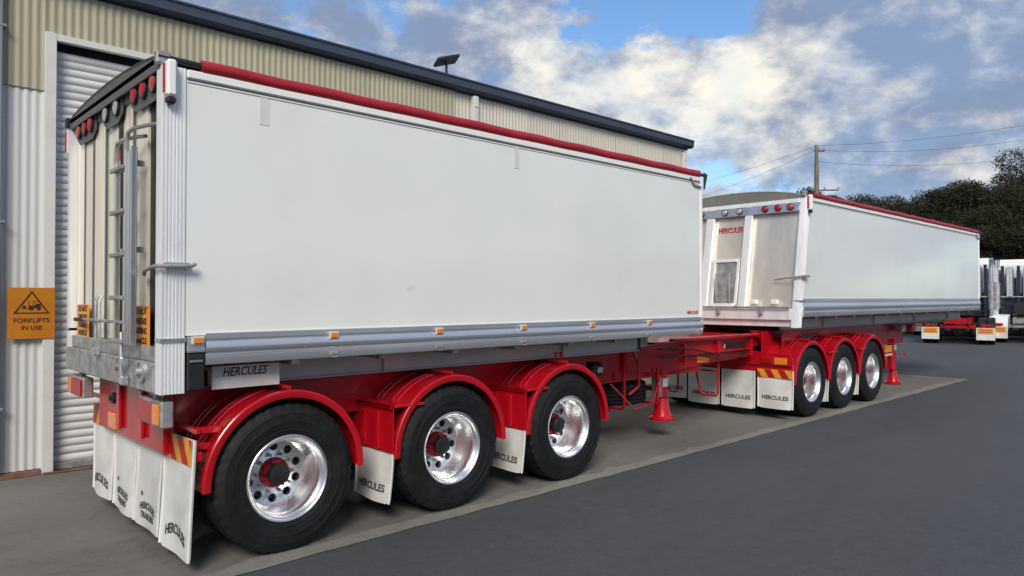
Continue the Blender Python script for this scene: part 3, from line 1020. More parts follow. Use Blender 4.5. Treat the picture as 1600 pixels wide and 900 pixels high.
def make_trailer(name, label, X0, Y0, Lb, axles, zb, zp, zt, slant, first):
    T = empty(name, (X0, Y0, 0))
    tag(T, label, 'trailer')
    def sx(z):                     # rear edge offset of the slanted tailgate
        return slant * (z - zb) / (zt - zb)
    def B(g, nm, m, parent=T, ang=35):
        return g.build(nm, m, parent, ang)
    P = 0.155                      # corner post depth
    # side panels
    for yy, yo in ((0.0, 0.02), (W, W - 0.02)):
        g = G()
        y0, y1 = min(yy, yo), max(yy, yo)
        g.prism([(P + sx(zp), zp), (Lb - 0.02, zp), (Lb - 0.02, zt - 0.055), (P + sx(zt - 0.055), zt - 0.055)], 1, y0, y1)
        B(g, 'side_panel', 'white_paint')
    # front wall and floor
    g = G(); g.box(Lb - 0.02, Lb + 0.03, 0.03, W - 0.03, zb, zt - 0.02, 0.005)
    B(g, 'front_wall', 'white_paint')
    g = G(); g.box(0.10, Lb - 0.02, 0.05, W - 0.05, zb + 0.03, zb + 0.07, 0.003)
    B(g, 'floor', 'grey_steel')
    for yy in (-0.012, W - 0.038):
        g = G(); g.box(Lb - 0.018, Lb + 0.035, yy, yy + 0.05, zb + 0.02, zt - 0.01, 0.012)
        B(g, 'front_corner_post', 'white_lamp')
    # top rail
    for yy in (-0.010, W - 0.055):
        g = G()
        g.box(P + sx(zt), Lb + 0.03, yy, yy + 0.065, zt - 0.050, zt + 0.010, 0.010)
        g.box(P + sx(zt) + 0.002, Lb + 0.028, yy + 0.003, yy + 0.062, zt - 0.075, zt - 0.064, 0.003)
        B(g, 'top_rail', 'white_lamp')
    g = G(); g.box(P + sx(zt) + 0.005, Lb + 0.02, -0.006, -0.001, zt - 0.064, zt - 0.051, 0.001)
    B(g, 'rail_seal', 'ink_grey')
    # bottom rail extrusion (profile in y,z), both sides
    h = zp - zb
    profl = [(0.035, zb), (-0.018, zb), (-0.022, zb + 0.008), (-0.022, zb + 0.27 * h), (-0.012, zb + 0.30 * h), (-0.006, zb + 0.33 * h)]
    for k in range(9):             # shallow rounded main band
        q = k / 8
        profl.append((-0.006 - 0.026 * math.sin(math.pi * (0.08 + 0.84 * q)), zb + h * (0.35 + 0.45 * q)))
    profl += [(-0.004, zb + 0.83 * h), (-0.004, zb + 0.86 * h), (-0.016, zb + 0.88 * h), (-0.016, zp + 0.012), (-0.010, zp + 0.016), (0.035, zp + 0.016)]
    for s in (0, 1):
        pr = [(y if s == 0 else W - y, z) for y, z in profl]
        g = G(); g.prism(pr, 0, P + (0.125 if first and s == 0 else 0.01), Lb + 0.005)
        B(g, 'bottom_rail', 'aluminium_rail', ang=40)
    # cargo cover: tube on the near edge, sheet bowed over the top
    tz = zt + 0.048
    g = G(); pts = [(P + sx(zt) + 0.10 + (Lb - P - sx(zt) - 0.12) * i / 30, 0.02, tz + 0.004 * math.sin(i * 1.7)) for i in range(31)]
    g.tube(pts, 0.046, 14)
    ct = B(g, 'cover_roll', 'red_tarp', ang=50)
    g = G()
    g.tube([(sx(zt) - 0.02, 0.02, tz + 0.012), (P + sx(zt) + 0.12, 0.02, tz + 0.006)], 0.022, 12)
    g.build('roll_shaft', 'black_steel', ct)
    g = G()
    g.tube([(Lb - 0.04, 0.02, tz), (Lb + 0.09, 0.02, tz)], 0.020, 12)
    g.build('roll_shaft', 'black_steel', ct)
    g = G()
    nseg = 14
    def bow(q):
        return (0.065 if first else 0.02) + (0.080 if first else 0.15) * (1 - (2 * q - 1) ** 2) ** 0.8
    vs, fs = [], []
    NX = 20
    for j in range(NX + 1):
        x = sx(zt) + 0.02 + (Lb - sx(zt) - 0.02) * j / NX
        sag = -0.012 * (1 - math.cos(2 * math.pi * j / 4 * 1.0)) * 0.5
        for i in range(nseg + 1):
            q = i / nseg
            vs.append((x, 0.03 + (W - 0.06) * q, zt + bow(q) + sag * math.sin(math.pi * q)))
    for j in range(NX):
        for i in range(nseg):
            a = j * (nseg + 1) + i
            fs.append((a, a + 1, a + nseg + 2, a + nseg + 1))
    g.add(vs, fs)
    B(g, 'cargo_cover', 'dark_tarp' if first else 'grey_tarp', ang=60)
    # front end bow and bracket of the cover
    for xx, nm in ((sx(zt) + 0.012, 'rear_bow'), (Lb + 0.02, 'front_bow')):
        g = G()
        top = [(0.03 + (W - 0.06) * i / 16, zt + bow(i / 16) - 0.004) for i in range(17)]
        poly = [(0.03, zt - 0.01)] + top + [(W - 0.03, zt - 0.01)]
        g.prism(poly[::-1], 0, xx - 0.012, xx + 0.004)
        B(g, nm, 'dark_grey_paint' if first else 'grey_tarp')
        g = G()
        g.tube([(xx - 0.006, y, z + 0.006) for y, z in top], 0.012, 8)
        B(g, 'bow_tube', 'black_steel' if first else 'grey_steel')
    g = G()
    g.prism([(Lb + 0.03, zt + 0.07), (Lb + 0.115, zt + 0.05), (Lb + 0.05, zt - 0.14), (Lb + 0.03, zt - 0.14)], 1, -0.03, -0.022)
    B(g, 'cover_bracket', 'black_steel')
    g = G()
    g.tube([(Lb - 0.25, -0.018, zt - 0.02), (Lb - 0.17, -0.018, zt - 0.10), (Lb - 0.02, -0.018, zt - 0.115)], 0.012, 8)
    B(g, 'cover_strap', 'grey_steel')
    # rear corner posts: fluted extrusions
    zpb = zb - (0.175 if first else 0.16)
    for s in (0, 1):
        g = G()
        fl = []
        nfl = 7
        for k in range(nfl):
            a = k * P / nfl
            fl += [(a + 0.003, 0.0), (a + P / nfl * 0.25, -0.007), (a + P / nfl * 0.75, -0.007), (a + P / nfl - 0.003, 0.0)]
        fl += [(P, 0.09), (0.0, 0.09)]
        fl = [(x, y if s == 0 else W - y) for x, y in fl]
        n = len(fl)
        zs = [zpb, zt + 0.01]
        vs = [(x + sx(z), y, z) for z in zs for x, y in fl]
        g.add(vs, [tuple(range(n)), tuple(range(n, 2 * n))] + [(i, (i + 1) % n, n + (i + 1) % n, n + i) for i in range(n)])
        B(g, 'corner_post', 'aluminium_post', ang=25)
        # joint collar
        g = G()
        yj = -0.016 if s == 0 else W - 0.09
        g.box(sx(zp) - 0.004, sx(zp) + P + 0.004, yj, yj + 0.106, zp - 0.04, zp - 0.012, 0.003)
        B(g, 'post_collar', 'aluminium')
        # outline lamp on the post head
        g = G()
        yl = -0.075 if s == 0 else W + 0.006
        yw = 0.069 if s == 0 else 0.135
        g.box(sx(zt) + 0.012, sx(zt) + 0.075, yl, yl + yw, zt - 0.20, zt + 0.035, 0.014)
        lp = B(g, 'outline_lamp', 'white_lamp')
        g = G(); g.box(sx(zt) + 0.014, sx(zt) + 0.070, yl + 0.006, yl + 0.060, zt - 0.245, zt - 0.201, 0.01)
        g.build('lamp_foot', 'black_rubber', lp)
        g = G(); g.box(sx(zt) + 0.002, sx(zt) + 0.012, yl + yw - 0.029, yl + yw - 0.005, zt - 0.17, zt + 0.01, 0.006)
        g.build('lens', 'red_lens', lp)
        # roller bracket
        g = G(); g.box(sx(zt) - 0.03, sx(zt) + 0.06, (0.0 if s == 0 else W - 0.06), (0.06 if s == 0 else W), zt + 0.011, zt + 0.10, 0.012)
        B(g, 'cover_bearing', 'galvanised' if s == 0 else 'black_steel')
    # ---------------- tailgate (slanted plane helper)
    def Mslant(x=0.0):
        M = Matrix.Identity(4)
        M[0][2] = slant / (zt - zb)
        M[0][3] = -slant * zb / (zt - zb) + x
        return M
    def tb(g, x0, x1, y0, y1, z0, z1, bev=0.004):
        g.box(x0, x1, y0, y1, z0, z1, bev, Mslant())
        return g
    tg = empty('tailgate', (0, 0, 0), 0, T)
    g = G(); tb(g, 0.085, 0.10, 0.10, W - 0.10, zb + 0.09, zt - 0.02, 0.002)
    B(g, 'door_sheet', 'aluminium_sheet' if first else 'aluminium_dull', tg)
    if first:                       # broad pressed panels with recesses coloured dark by a black backing
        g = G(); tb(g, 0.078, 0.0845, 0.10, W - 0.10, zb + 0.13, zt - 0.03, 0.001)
        B(g, 'recess_backing', 'black_rubber', tg)
        for a, b in ((0.455, 0.755), (0.767, 1.06), (1.115, 1.46), (1.472, 1.805), (1.84, 2.09), (2.102, 2.345)):
            tw = 0.010 if (a * 1000) % 2 < 1 else -0.010
            g = G()
            z0_, z1_ = zb + 0.125, zt - 0.03
            fa, fb = 0.060 + max(0, tw), 0.060 + max(0, -tw)
            g.add([(fa, a, z0_), (fb, b, z0_), (fb, b, z1_), (fa, a, z1_), (0.0775, a, z0_), (0.0775, b, z0_), (0.0775, b, z1_), (0.0775, a, z1_)],
                  [(0, 1, 2, 3), (4, 7, 6, 5), (0, 4, 5, 1), (3, 2, 6, 7), (0, 3, 7, 4), (1, 5, 6, 2)])
            B(g, 'tailgate_panel', 'aluminium_sheet', tg)
        for a, b, m_ in ((1.058, 1.117, 'black_rubber'), (1.803, 1.842, 'dark_grey_paint'), (0.752, 0.770, 'dark_grey_paint'), (1.456, 1.476, 'dark_grey_paint'), (2.086, 2.106, 'dark_grey_paint')):  # dark strips proud of the panels paint the shade of their recesses
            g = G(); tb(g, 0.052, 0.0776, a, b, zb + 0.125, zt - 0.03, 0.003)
            B(g, 'recess_shade_strip', m_, tg)
        g = G(); tb(g, 0.046, 0.0517, 1.065, 1.11, 2.78, 2.92, 0.002)
        B(g, 'sticker', 'ink_red', tg)
        g = G(); tb(g, 0.030, 0.0775, 0.10, 0.125, zb + 0.125, zt - 0.03, 0.004)
        B(g, 'seal_strip', 'aluminium', tg)
    else:
        for a, b in ((0.865, 1.00), (1.55, 1.70)):
            g = G(); tb(g, 0.005, 0.084, a, b, zb + 0.10, zt - 0.03, 0.008)
            B(g, 'tailgate_post', 'aluminium_post', tg)
    g = G()
    if first:
        tb(g, 0.046, 0.10, 0.10, W - 0.10, zt - 0.06, zt + 0.030, 0.008)
        g.box(0.0, 0.070, 0.06, W - 0.06, zt + 0.0305, zt + 0.085, 0.010)
    else:
        tb(g, 0.0, 0.10, 0.10, W - 0.10, zt - 0.075, zt + 0.0, 0.008)
    B(g, 'header_beam', 'header_grey' if first else 'aluminium_post', tg)
    # bottom sill beam
    g = G()
    if first:
        g.box(-0.01, 0.12, 0.095, W - 0.03, zb - 0.175, zb + 0.02, 0.008)
        g.box(0.02, 0.10, 0.095, W - 0.10, zb + 0.021, zb + 0.12, 0.006)
    else:
        g.box(-0.02, 0.12, 0.095, W - 0.10, zb - 0.05, zb + 0.12, 0.008)
        g.box(0.03, 0.12, 0.095, W - 0.10, zb - 0.15, zb - 0.051, 0.006)
    B(g, 'sill_beam', 'galvanised' if first else 'aluminium_post')
    # latch rod with clamps
    zr = zb + 0.27 if first else zb + 0.14
    if first:
        for y0, y1, zz in ((0.62, 1.75, zb + 0.27),):
            g = G(); g.tube([(-0.03, y0, zz), (-0.03, y1, zz), (-0.01, y1 + 0.05, zz - 0.02)], 0.012, 8)
            B(g, 'latch_rod', 'galvanised')
            g = G(); g.box(-0.05, -0.02, 1.75, 1.98, zz - 0.02, zz + 0.01, 0.006)
            B(g, 'latch_grip', 'black_rubber')
    else:
        g = G(); g.tube([(-0.05, 0.10, zr), (-0.05, W - 0.12, zr)], 0.016, 8)
        rdp = B(g, 'latch_rod', 'galvanised')
        for yy in (0.55, 1.28, 1.95):
            g = G(); g.box(-0.075, -0.025, yy - 0.025, yy + 0.025, zr - 0.11, zr + 0.02, 0.008)
            g.build('latch_pawl', 'grey_steel', rdp)
    # side clamp wrapping round the corner post
    zc = 2.02 if first else 2.14
    g = G()
    g.tube([(sx(zc) + 0.03, 0.42, zc - 0.04), (sx(zc) - 0.02, 0.25, zc - 0.02), (sx(zc) - 0.035, 0.02, zc), (sx(zc) - 0.02, -0.045, zc + 0.002),
            (sx(zc) + 0.05, -0.055, zc + 0.004), (sx(zc) + 0.17, -0.055, zc + 0.006), (sx(zc) + 0.20, -0.050, zc + 0.02)], 0.013, 8)
    cl = B(g, 'side_clamp', 'grey_steel')
    g = G(); g.box(sx(zc) + 0.01, sx(zc) + 0.17, -0.045, -0.013, zc - 0.008, zc + 0.028, 0.006)
    g.build('clamp_plate', 'aluminium', cl)
    # lamp panels
    if first:
        for ys, lens, hz in (((0.24, 0.445, 0.645), 'red_lens', 0.0), ((1.08, 1.36), 'clear_lens', 0.0), ((1.80, 1.985, 2.17), 'red_lens', 0.0)):
            a, b = max(0.11, min(ys) - 0.11), min(W - 0.11, max(ys) + 0.11)
            c = zt + 0.030
            g = G()
            g.prism([(a, c), (b, c), (b, c - 0.14), (b - 0.10, c - 0.20), (a + 0.10, c - 0.20), (a, c - 0.14)], 0, 0.034, 0.044)
            lpn = B(g, 'lamp_panel', 'dark_grey_paint')
            for k, yy in enumerate(ys):
                round_lamp(lpn, 0.034, yy, c - 0.085, 'amber_red_lens' if yy in (0.24, 2.17) else lens, 0.058)
    else:
        zl = zt - 0.135
        g = G(); tb(g, -0.004, 0.004, 0.10, W - 0.10, zt - 0.205, zt - 0.076, 0.002)
        lpn = B(g, 'lamp_panel', 'aluminium')
        for yy, lens in ((0.24, 'amber_red_lens'), (0.44, 'red_lens'), (0.655, 'red_lens'), (1.10, 'clear_lens'), (1.36, 'clear_lens'), (1.80, 'red_lens'), (2.0, 'red_lens'), (2.2, 'amber_lens')):
            round_lamp(lpn, sx(zl) - 0.006, yy, zl, lens, 0.046)
    if first:
        # rear marker plates with their dark wording
        for yc in (0.485, 2.02):
            g = G(); g.box(0.028, 0.034, yc - 0.185, yc + 0.185, 1.485, 1.765, 0.003)
            mp = B(g, 'marker_plate', 'orange_reflective')
            for k, wd in enumerate(('DO NOT', 'OVERTAKE', 'TURNING', 'VEHICLE')):
                place('lettering', text_mesh('lettering', wd, 0.060, 'sign_ink', 0.0008, bold=0.0015, width=0.27), mp, (0.0265, yc, 1.727 - k * 0.066), FACE_REAR)
            g = G()
            for z0, z1 in ((1.487, 1.494), (1.756, 1.763)):
                g.box(0.0265, 0.0278, yc - 0.172, yc + 0.172, z0, z1, 0.0002)
            g.build('border', 'red_reflective', mp)
        # ladder
        ld = empty('ladder', (0, 0, 0), 0, T)
        g = G(); g.box(-0.055, -0.020, 0.790, 0.818, 1.50, 2.80, 0.006)
        g.build('ladder_rail', 'aluminium', ld)
        g = G(); g.box(-0.030, -0.022, 0.40, 0.555, 1.50, 2.84, 0.002)
        for yy in (0.40, 0.53):
            g.box(-0.062, -0.031, yy, yy + 0.018, 1.50, 2.84, 0.005)
        g.build('ladder_rail', 'aluminium', ld)
        for zz in (1.56, 2.15, 2.74):
            for yy in (0.47, 0.80):
                g = G(); g.box(-0.020, 0.040, yy - 0.015, yy + 0.015, zz - 0.02, zz + 0.02, 0.004)
                g.build('stand_off', 'galvanised', ld)
        for k in range(5):
            zz = 1.52 + k * 0.30
            g = G(); g.box(-0.075, -0.012, 0.556, 0.784, zz - 0.012, zz + 0.016, 0.005); g.box(-0.075, -0.056, 0.784, 0.86, zz - 0.014, zz + 0.018, 0.005)
            g.build('rung', 'grey_steel', ld)
        for y0, zz in ((0.55, 2.84), (0.80, 2.80)):
            g = G()
            g.tube([(-0.045, y0, zz - 0.05), (-0.048, y0, zz + 0.05), (-0.05, y0 - 0.04, zz + 0.11), (-0.04, y0 - 0.12, zz + 0.125), (-0.01, y0 - 0.30, zz + 0.12), (0.03, y0 - 0.40, zz + 0.12)], 0.014, 8)
            g.build('hand_rail', 'galvanised', ld)
        # hinge bosses and catches on the sill
        for yy in (0.30, 0.78):
            Mx = Matrix.Translation((-0.010, yy, zb - 0.045)) @ Matrix.Rotation(math.pi / 2, 4, 'Z')
            g = G(); g.lathe([(0.075, 0), (0.075, 0.018), (0.062, 0.022), (0.048, 0.012), (0.03, 0.012), (0.026, 0.045), (0, 0.045)], 24, Mx)
            B(g, 'hinge_boss', 'galvanised')
        for yy, zz in ((0.62, zb + 0.0), (0.62, zb - 0.13), (1.35, zb + 0.03)):
            g = G(); g.box(-0.06, -0.011, yy - 0.035, yy + 0.035, zz - 0.03, zz + 0.03, 0.008)
            B(g, 'catch', 'aluminium')
        g = G(); g.tube([(-0.045, 0.66, zb + 0.20), (-0.05, 0.64, zb + 0.02), (-0.05, 0.64, zb - 0.10)], 0.014, 8)
        B(g, 'latch_hook', 'aluminium')
        for yy in (1.32, 1.42):
            g = G(); g.tube([(-0.02, yy, zb + 0.12), (-0.02, yy, zb + 0.42), (0.0, yy, zb + 0.46)], 0.013, 8)
            B(g, 'latch_bar', 'galvanised')
        # side lever box under the marker lamp
        g = G(); g.box(P + 0.008, P + 0.118, -0.022, 0.10, zb - 0.165, zb + 0.085, 0.010)
        lb = B(g, 'lever_box', 'black_steel')
        g = G(); g.box(P + 0.02, P + 0.10, -0.036, -0.023, zb + 0.022, zb + 0.036, 0.004)
        g.build('lever', 'aluminium', lb)
        g = G(); g.box(P + 0.006, P + 0.122, -0.028, 0.10, zb + 0.0855, zb + 0.095, 0.003)
        g.build('box_lid', 'aluminium', lb)
        g = G(); g.box(P + 0.009, P + 0.121, -0.020, 0.03, zb + 0.096, zp - 0.005, 0.004)
        B(g, 'rail_end', 'aluminium_rail')
    else:
        # grain hatch with slide frame
        y0, y1, z0, z1 = 1.09, 1.47, zb + 0.20, zb + 0.87
        g = G()
        for a, b, c, d in ((y0 - 0.05, y0, z0 - 0.03, z1 + 0.05), (y1, y1 + 0.05, z0 - 0.03, z1 + 0.05), (y0, y1, z1, z1 + 0.05), (y0, y1, z0 - 0.05, z0)):
            tb(g, 0.045, 0.084, a, b, c, d, 0.004)
        hf = B(g, 'grain_hatch', 'aluminium_post', tg)
        g = G(); tb(g, 0.066, 0.0845, y0 + 0.001, y1 - 0.001, z0 + 0.001, z1 - 0.001, 0.003)
        g.build('hatch_door', 'galvanised', hf)
        for yy in (y0 + 0.07, y1 - 0.07):
            g = G(); g.tube([(sx(z0) + 0.04, yy, z0 + 0.02), (sx(z0) + 0.045, yy, z0 + 0.42), (sx(z0) + 0.07, yy + 0.02, z0 + 0.47)], 0.016, 8)
            g.build('hatch_lever', 'grey_steel', hf)
        for yy in (0.38, 0.72):
            g = G(); g.box(0.02, 0.10, yy - 0.05, yy + 0.05, zb + 0.19, zb + 0.26, 0.01)
            B(g, 'work_lamp', 'white_lamp', tg)
        place('lettering', text_mesh('lettering', 'HERCULES', 0.13, 'ink_red', 0.002, bold=0.003, width=0.43), tg, (0.078 + sx(2.93), 1.275, 2.93), (math.pi / 2 - 0.0, -slant / (zt - zb) * 0, -math.pi / 2))
    # ---------------- side furniture
    if first:
        xs = [0.225 + 0.99 * k for k in range(7)]
    else:
        xs = []
    for x in xs:
        if x < Lb - 0.2:
            marker_lamp(T, x, -0.026, zp - 0.03)
    for k, x in enumerate([1.22 + 0.99 * k for k in range(6)] if first else [1.0 + 1.6 * k for k in range(6)]):
        if x < Lb - 0.1:
            g = G(); g.box(x - 0.035, x + 0.035, -0.034, -0.021, zb + 0.020, zb + 0.045, 0.004)
            g.tube([(x - 0.025, -0.034, zb + 0.015), (x - 0.02, -0.040, zb + 0.004), (x + 0.02, -0.040, zb + 0.004), (x + 0.025, -0.034, zb + 0.015)], 0.005, 6)
            B(g, 'rope_hook', 'grey_steel')
    if first:
        for x in (0.68, 3.13):
            g = G(); g.box(x - 0.035, x + 0.035, -0.003, 0.001, zt - 0.27, zt - 0.075, 0.001)
            B(g, 'decal', 'decal_grey')
        place('lettering', text_mesh('lettering', 'UV', 0.05, 'decal_grey', 0.0006, width=0.06), T, (1.926, -0.002, 1.907), FACE_SIDE)
        place('lettering', text_mesh('lettering', 'HERCULES', 0.05, 'ink_red', 0.0006, bold=0.002, width=0.24), T, (6.09, -0.002, 1.645), FACE_SIDE)
    # sub frame of the body
    if first:
        s0, s1, zs0, zs1 = 0.46, 5.50, 1.19, zb - 0.02
    else:
        s0, s1, zs0, zs1 = 0.30, Lb - 0.1, zb - 0.215, zb - 0.02
    for ya in (0.38, W - 0.43):
        g = G()
        g.box(s0, s1, ya, ya + 0.05, zs0, zs1, 0.006)
        g.box(s0, s1, ya - 0.03, ya, zs0, zs0 + 0.014, 0.003)
        B(g, 'body_sill', 'sill_grey')
    x = s0 + 0.5
    while x < s1 - 0.1:
        g = G(); g.box(x - 0.035, x + 0.035, 0.06, W - 0.06, zb - 0.045, zb + 0.028, 0.005)
        B(g, 'cross_bearer', 'galvanised')
        if int(round((x - s0 - 0.5) / 0.75)) % 3 == 1:
            g = G(); g.box(x + 0.20, x + 0.22, 0.345, 0.379, zs0 + 0.015, zs1, 0.003)
            B(g, 'gusset', 'sill_grey')
        x += 0.75
    if first:
        g = G(); g.box(0.375, 0.86, 0.12, 0.13, zb - 0.185, zb - 0.025, 0.004)
        pl = B(g, 'name_plate', 'plate_white')
        place('lettering', text_mesh('lettering', 'HERCULES', 0.085, 'ink_black', 0.0006, bold=0.0015, shear=0.3, width=0.32), pl, (0.60, 0.118, zb - 0.072), FACE_SIDE)
        g = G(); g.box(0.376, 0.86, 0.131, 0.38, zb - 0.06, zb - 0.03, 0.004)
        B(g, 'plate_bracket', 'grey_steel')
    # ---------------- chassis
    cx0, cx1 = (0.20, 7.35) if first else (0.05, 6.6)
    zc0, zc1 = (0.80, 1.18) if first else (0.86, zs0 - 0.01)
    for ya in (0.65, W - 0.79):
        g = G()
        g.box(cx0, cx1, ya + 0.055, ya + 0.085, zc0 + 0.02, zc1 - 0.02, 0.003)
        g.box(cx0, cx1, ya, ya + 0.14, zc0, zc0 + 0.02, 0.004)
        g.box(cx0, cx1, ya, ya + 0.14, zc1 - 0.02, zc1, 0.004)
        B(g, 'chassis_rail', 'red_paint')
    for x in [cx0 + 0.10] + [a for a in axles] + [axles[-1] + 0.9, cx1 - 0.6]:
        g = G(); g.box(x - 0.05, x + 0.05, 0.736, W - 0.736, zc0 + 0.06, zc1 - 0.06, 0.006)
        B(g, 'cross_member', 'red_paint')
    # upper side plates of the bogie that close off the view above the fenders
    for ya in (0.52, W - 0.53):
        g = G(); g.box(axles[0] - 0.62, axles[-1] + 0.85, ya, ya + 0.010, 0.86, zc1 + 0.0, 0.004)
        B(g, 'bogie_plate', 'red_paint')
    for k, x in enumerate(axles):
        g = G(); g.tube([(x, 0.16, RT), (x, W - 0.16, RT)], 0.075, 14)
        B(g, 'axle', 'black_steel')
        for s in (1, -1):
            ys = 0.0 if s > 0 else W
            wheel(T, x, ys + s * 0.022, s, spin=random.uniform(0, 6.28))
            f = place('fender', ME_FENDER, T, (x, ys - s * 0.002, RT + 0.02), (0, 0, 0 if s > 0 else math.pi), (1, 1, 1))
            # bracket behind each fender
            g = G()
            yb0, yb1 = (0.06, 0.60) if s > 0 else (W - 0.60, W - 0.06)
            g.tube([(x + 0.02, yb0, RT + FR + 0.035), (x + 0.02, yb1, RT + FR + 0.035)], 0.018, 8)
            B(g, 'fender_bracket', 'red_paint')
            if k > 0:
                xx = x - FR - 0.012
                sk = place('fender_skirt', ME_SKIRT, T, (xx, 0.0 if s > 0 else W - 0.62, RT + 0.40))
                for yy in (0.22, 0.42):
                    place('rib', ME_RIB, sk, (0, yy, -0.19))
                g = G(); g.box(xx - 0.03, xx + 0.30, 0.0 if s > 0 else W - 0.62, 0.62 if s > 0 else W, RT + 0.405, RT + 0.43, 0.004)
                B(g, 'skirt_shelf', 'red_paint')
                mud_flap(T, xx - 0.002, 0.02 if s > 0 else W - 0.56, RT + 0.038, 0.54, 0.40, 'small', 0.030, seed=k * 3 + s)
    # rear mud flap bar
    fx = axles[0] - (0.66 if first else 0.645)
    zb0 = 0.62 if first else 0.68
    g = G()
    g.box(fx + 0.02, fx + 0.06, 0.03, W - 0.03, 0.74 if first else 0.70, 0.80 if first else 0.92, 0.006)
    B(g, 'flap_bar', 'red_paint')
    if first:
        fl = [(0.01, 0.575, 0.885, 0.80, 'outer', 11), (0.615, 0.565, 0.735, 0.62, 'inner', 12), (1.225, 0.565, 0.735, 0.62, 'inner', 13), (1.83, 0.575, 0.885, 0.76, 'outer', 14)]
    else:
        fl = [(0.01, 0.565, 0.74, 0.58, 'small', 21), (0.615, 0.565, 0.70, 0.58, 'small', 22), (1.225, 0.565, 0.70, 0.58, 'small', 23), (1.83, 0.565, 0.74, 0.58, 'small', 24)]
    for k, (ya, w, zt_, h, wd, sd) in enumerate(fl):
        mud_flap(T, fx, ya, zt_, w, h, wd, 0.022 if first else 0.02, seed=sd)
        if k in (0, 3):
            chevron_plate(T, fx - 0.016, ya + 0.005, ya + w - 0.005, zt_ - (0.17 if first else 0.12), zt_ + 0.005, 0.8 if k == 0 else -0.8)
    if first:
        # rear cross beam, tail lamps
        g = G(); g.box(0.16, 0.24, 0.42, W - 0.42, 0.74, zc1 + 0.02, 0.008)
        B(g, 'rear_beam', 'red_paint')
        for ya in (0.80, 1.35):
            g = G(); g.box(0.13, 0.158, ya, ya + 0.08, 0.80, 1.15, 0.006)
            B(g, 'beam_stiffener', 'red_paint')
        for ya, zz in ((0.72, 0.98), (1.55, 1.02)):
            Mx = Matrix.Translation((0.158, ya, zz)) @ Matrix.Rotation(math.pi / 2, 4, 'Z')
            g = G(); g.lathe([(0.045, 0), (0.045, 0.03), (0.02, 0.035), (0.02, 0.05), (0, 0.05)], 16, Mx)
            B(g, 'air_coupling', 'black_steel')
        for s in (0, 1):
            y0, y1 = (0.03, 0.49) if s == 0 else (W - 0.49, W - 0.03)
            z0, z1 = 0.985, 1.155
            g = G()
            g.box(0.02, 0.10, y0, y1, z0, z1, 0.010)
            tl = B(g, 'tail_lamp', 'galvanised')
            m_ = (y0 + 0.015, y0 + 0.13, y1 - 0.015) if s == 0 else (y1 - 0.015, y1 - 0.13, y0 + 0.015)
            g = G(); g.box(0.002, 0.02, min(m_[0], m_[1]), max(m_[0], m_[1]), z0 + 0.02, z1 - 0.02, 0.01)
            g.build('indicator_lens', 'amber_lens', tl)
            g = G(); g.box(0.002, 0.02, min(m_[1], m_[2]) + 0.004, max(m_[1], m_[2]) - 0.004, z0 + 0.02, z1 - 0.02, 0.01)
            g.build('stop_lens', 'red_lens', tl)
            g = G(); g.box(0.05, 0.09, (y0 + y1) / 2 - 0.03, (y0 + y1) / 2 + 0.03, z1, zb - 0.17, 0.004)
            g.build('lamp_bracket', 'grey_steel', tl)
        for y0 in (0.10, W - 0.16):
            for zz in (0.80, 0.905):
                g = G(); g.box(fx + 0.03, fx + 0.30, y0, y0 + 0.06, zz, zz + 0.045, 0.006)
                B(g, 'flap_arm', 'red_paint')
            g = G(); g.box(fx + 0.021, fx + 0.05, y0 - 0.06, y0 + 0.42, 0.92, 0.955, 0.005)
            B(g, 'flap_arm', 'red_paint')
        g = G(); g.box(0.136, 0.159, 1.48, 1.68, 0.775, 0.90, 0.004)
        B(g, 'reflector_plate', 'amber_lens')
    else:
        for ya in (0.06, 0.60):
            pass
        g = G(); g.box(fx - 0.008, fx + 0.019, 0.05, W - 0.05, 0.80, 1.0, 0.006)
        B(g, 'rear_beam', 'red_paint')
        for yc in (0.20, W - 0.20):
            g = G(); g.box(fx - 0.020, fx - 0.0085, yc - 0.10, yc + 0.10, 0.825, 0.925, 0.004)
            B(g, 'reflector_plate', 'amber_lens')
        for yc in (0.42, W - 0.42):
            g = G(); g.box(fx - 0.030, fx - 0.0085, yc - 0.09, yc + 0.09, 0.83, 0.92, 0.006)
            B(g, 'tail_lamp', 'red_lens')
        # side frames rising from the bogie to the body
        g = G()
        g.prism([(0.15, 1.02), (0.75, 1.18), (0.75, zc1 + 0.01), (0.20, zc1 + 0.01)], 1, 0.30, 0.33)
        B(g, 'frame_gusset', 'red_paint')
        for k in range(3):
            g = G(); g.tube([(0.35 + k * 0.18, 0.24, 1.10 + k * 0.02), (0.9 + k * 0.2, 0.26, 1.24)], 0.022, 8)
            B(g, 'air_line', 'black_rubber')
        # fifth wheel
        g = G(); g.lathe([(0.0, 0.0), (0.42, 0.0), (0.44, 0.02), (0.44, 0.05), (0.0, 0.06)], 32, Matrix.Translation((0.55, W / 2, 1.145)) @ Matrix.Rotation(math.pi / 2, 4, 'X'))
        B(g, 'fifth_wheel', 'black_steel')
        g = G(); g.box(0.16, 1.05, 0.80, W - 0.80, 1.0, 1.143, 0.01)
        B(g, 'fifth_wheel_mount', 'black_steel')
        g = G(); g.box(0.62, 1.1, 0.50, W - 0.50, 1.25, zb - 0.06, 0.01)
        B(g, 'hinge_block', 'black_steel')
        for k in range(4):
            ya = 0.62 + 0.14 * k
            g = G(); g.tube([(0.55, ya, 1.30), (0.30, ya + 0.02, 1.12 - 0.03 * k), (-0.15, ya + 0.06, 1.05 - 0.03 * k), (-0.55, ya + 0.1, 1.12), (-0.8, ya + 0.1, 1.2)], 0.016, 8)
            B(g, 'air_hose', 'black_rubber')
        g = G(); g.box(4.10, 4.72, 0.60, 0.648, 0.98, 1.10, 0.004)
        pl = B(g, 'name_plate', 'plate_white')
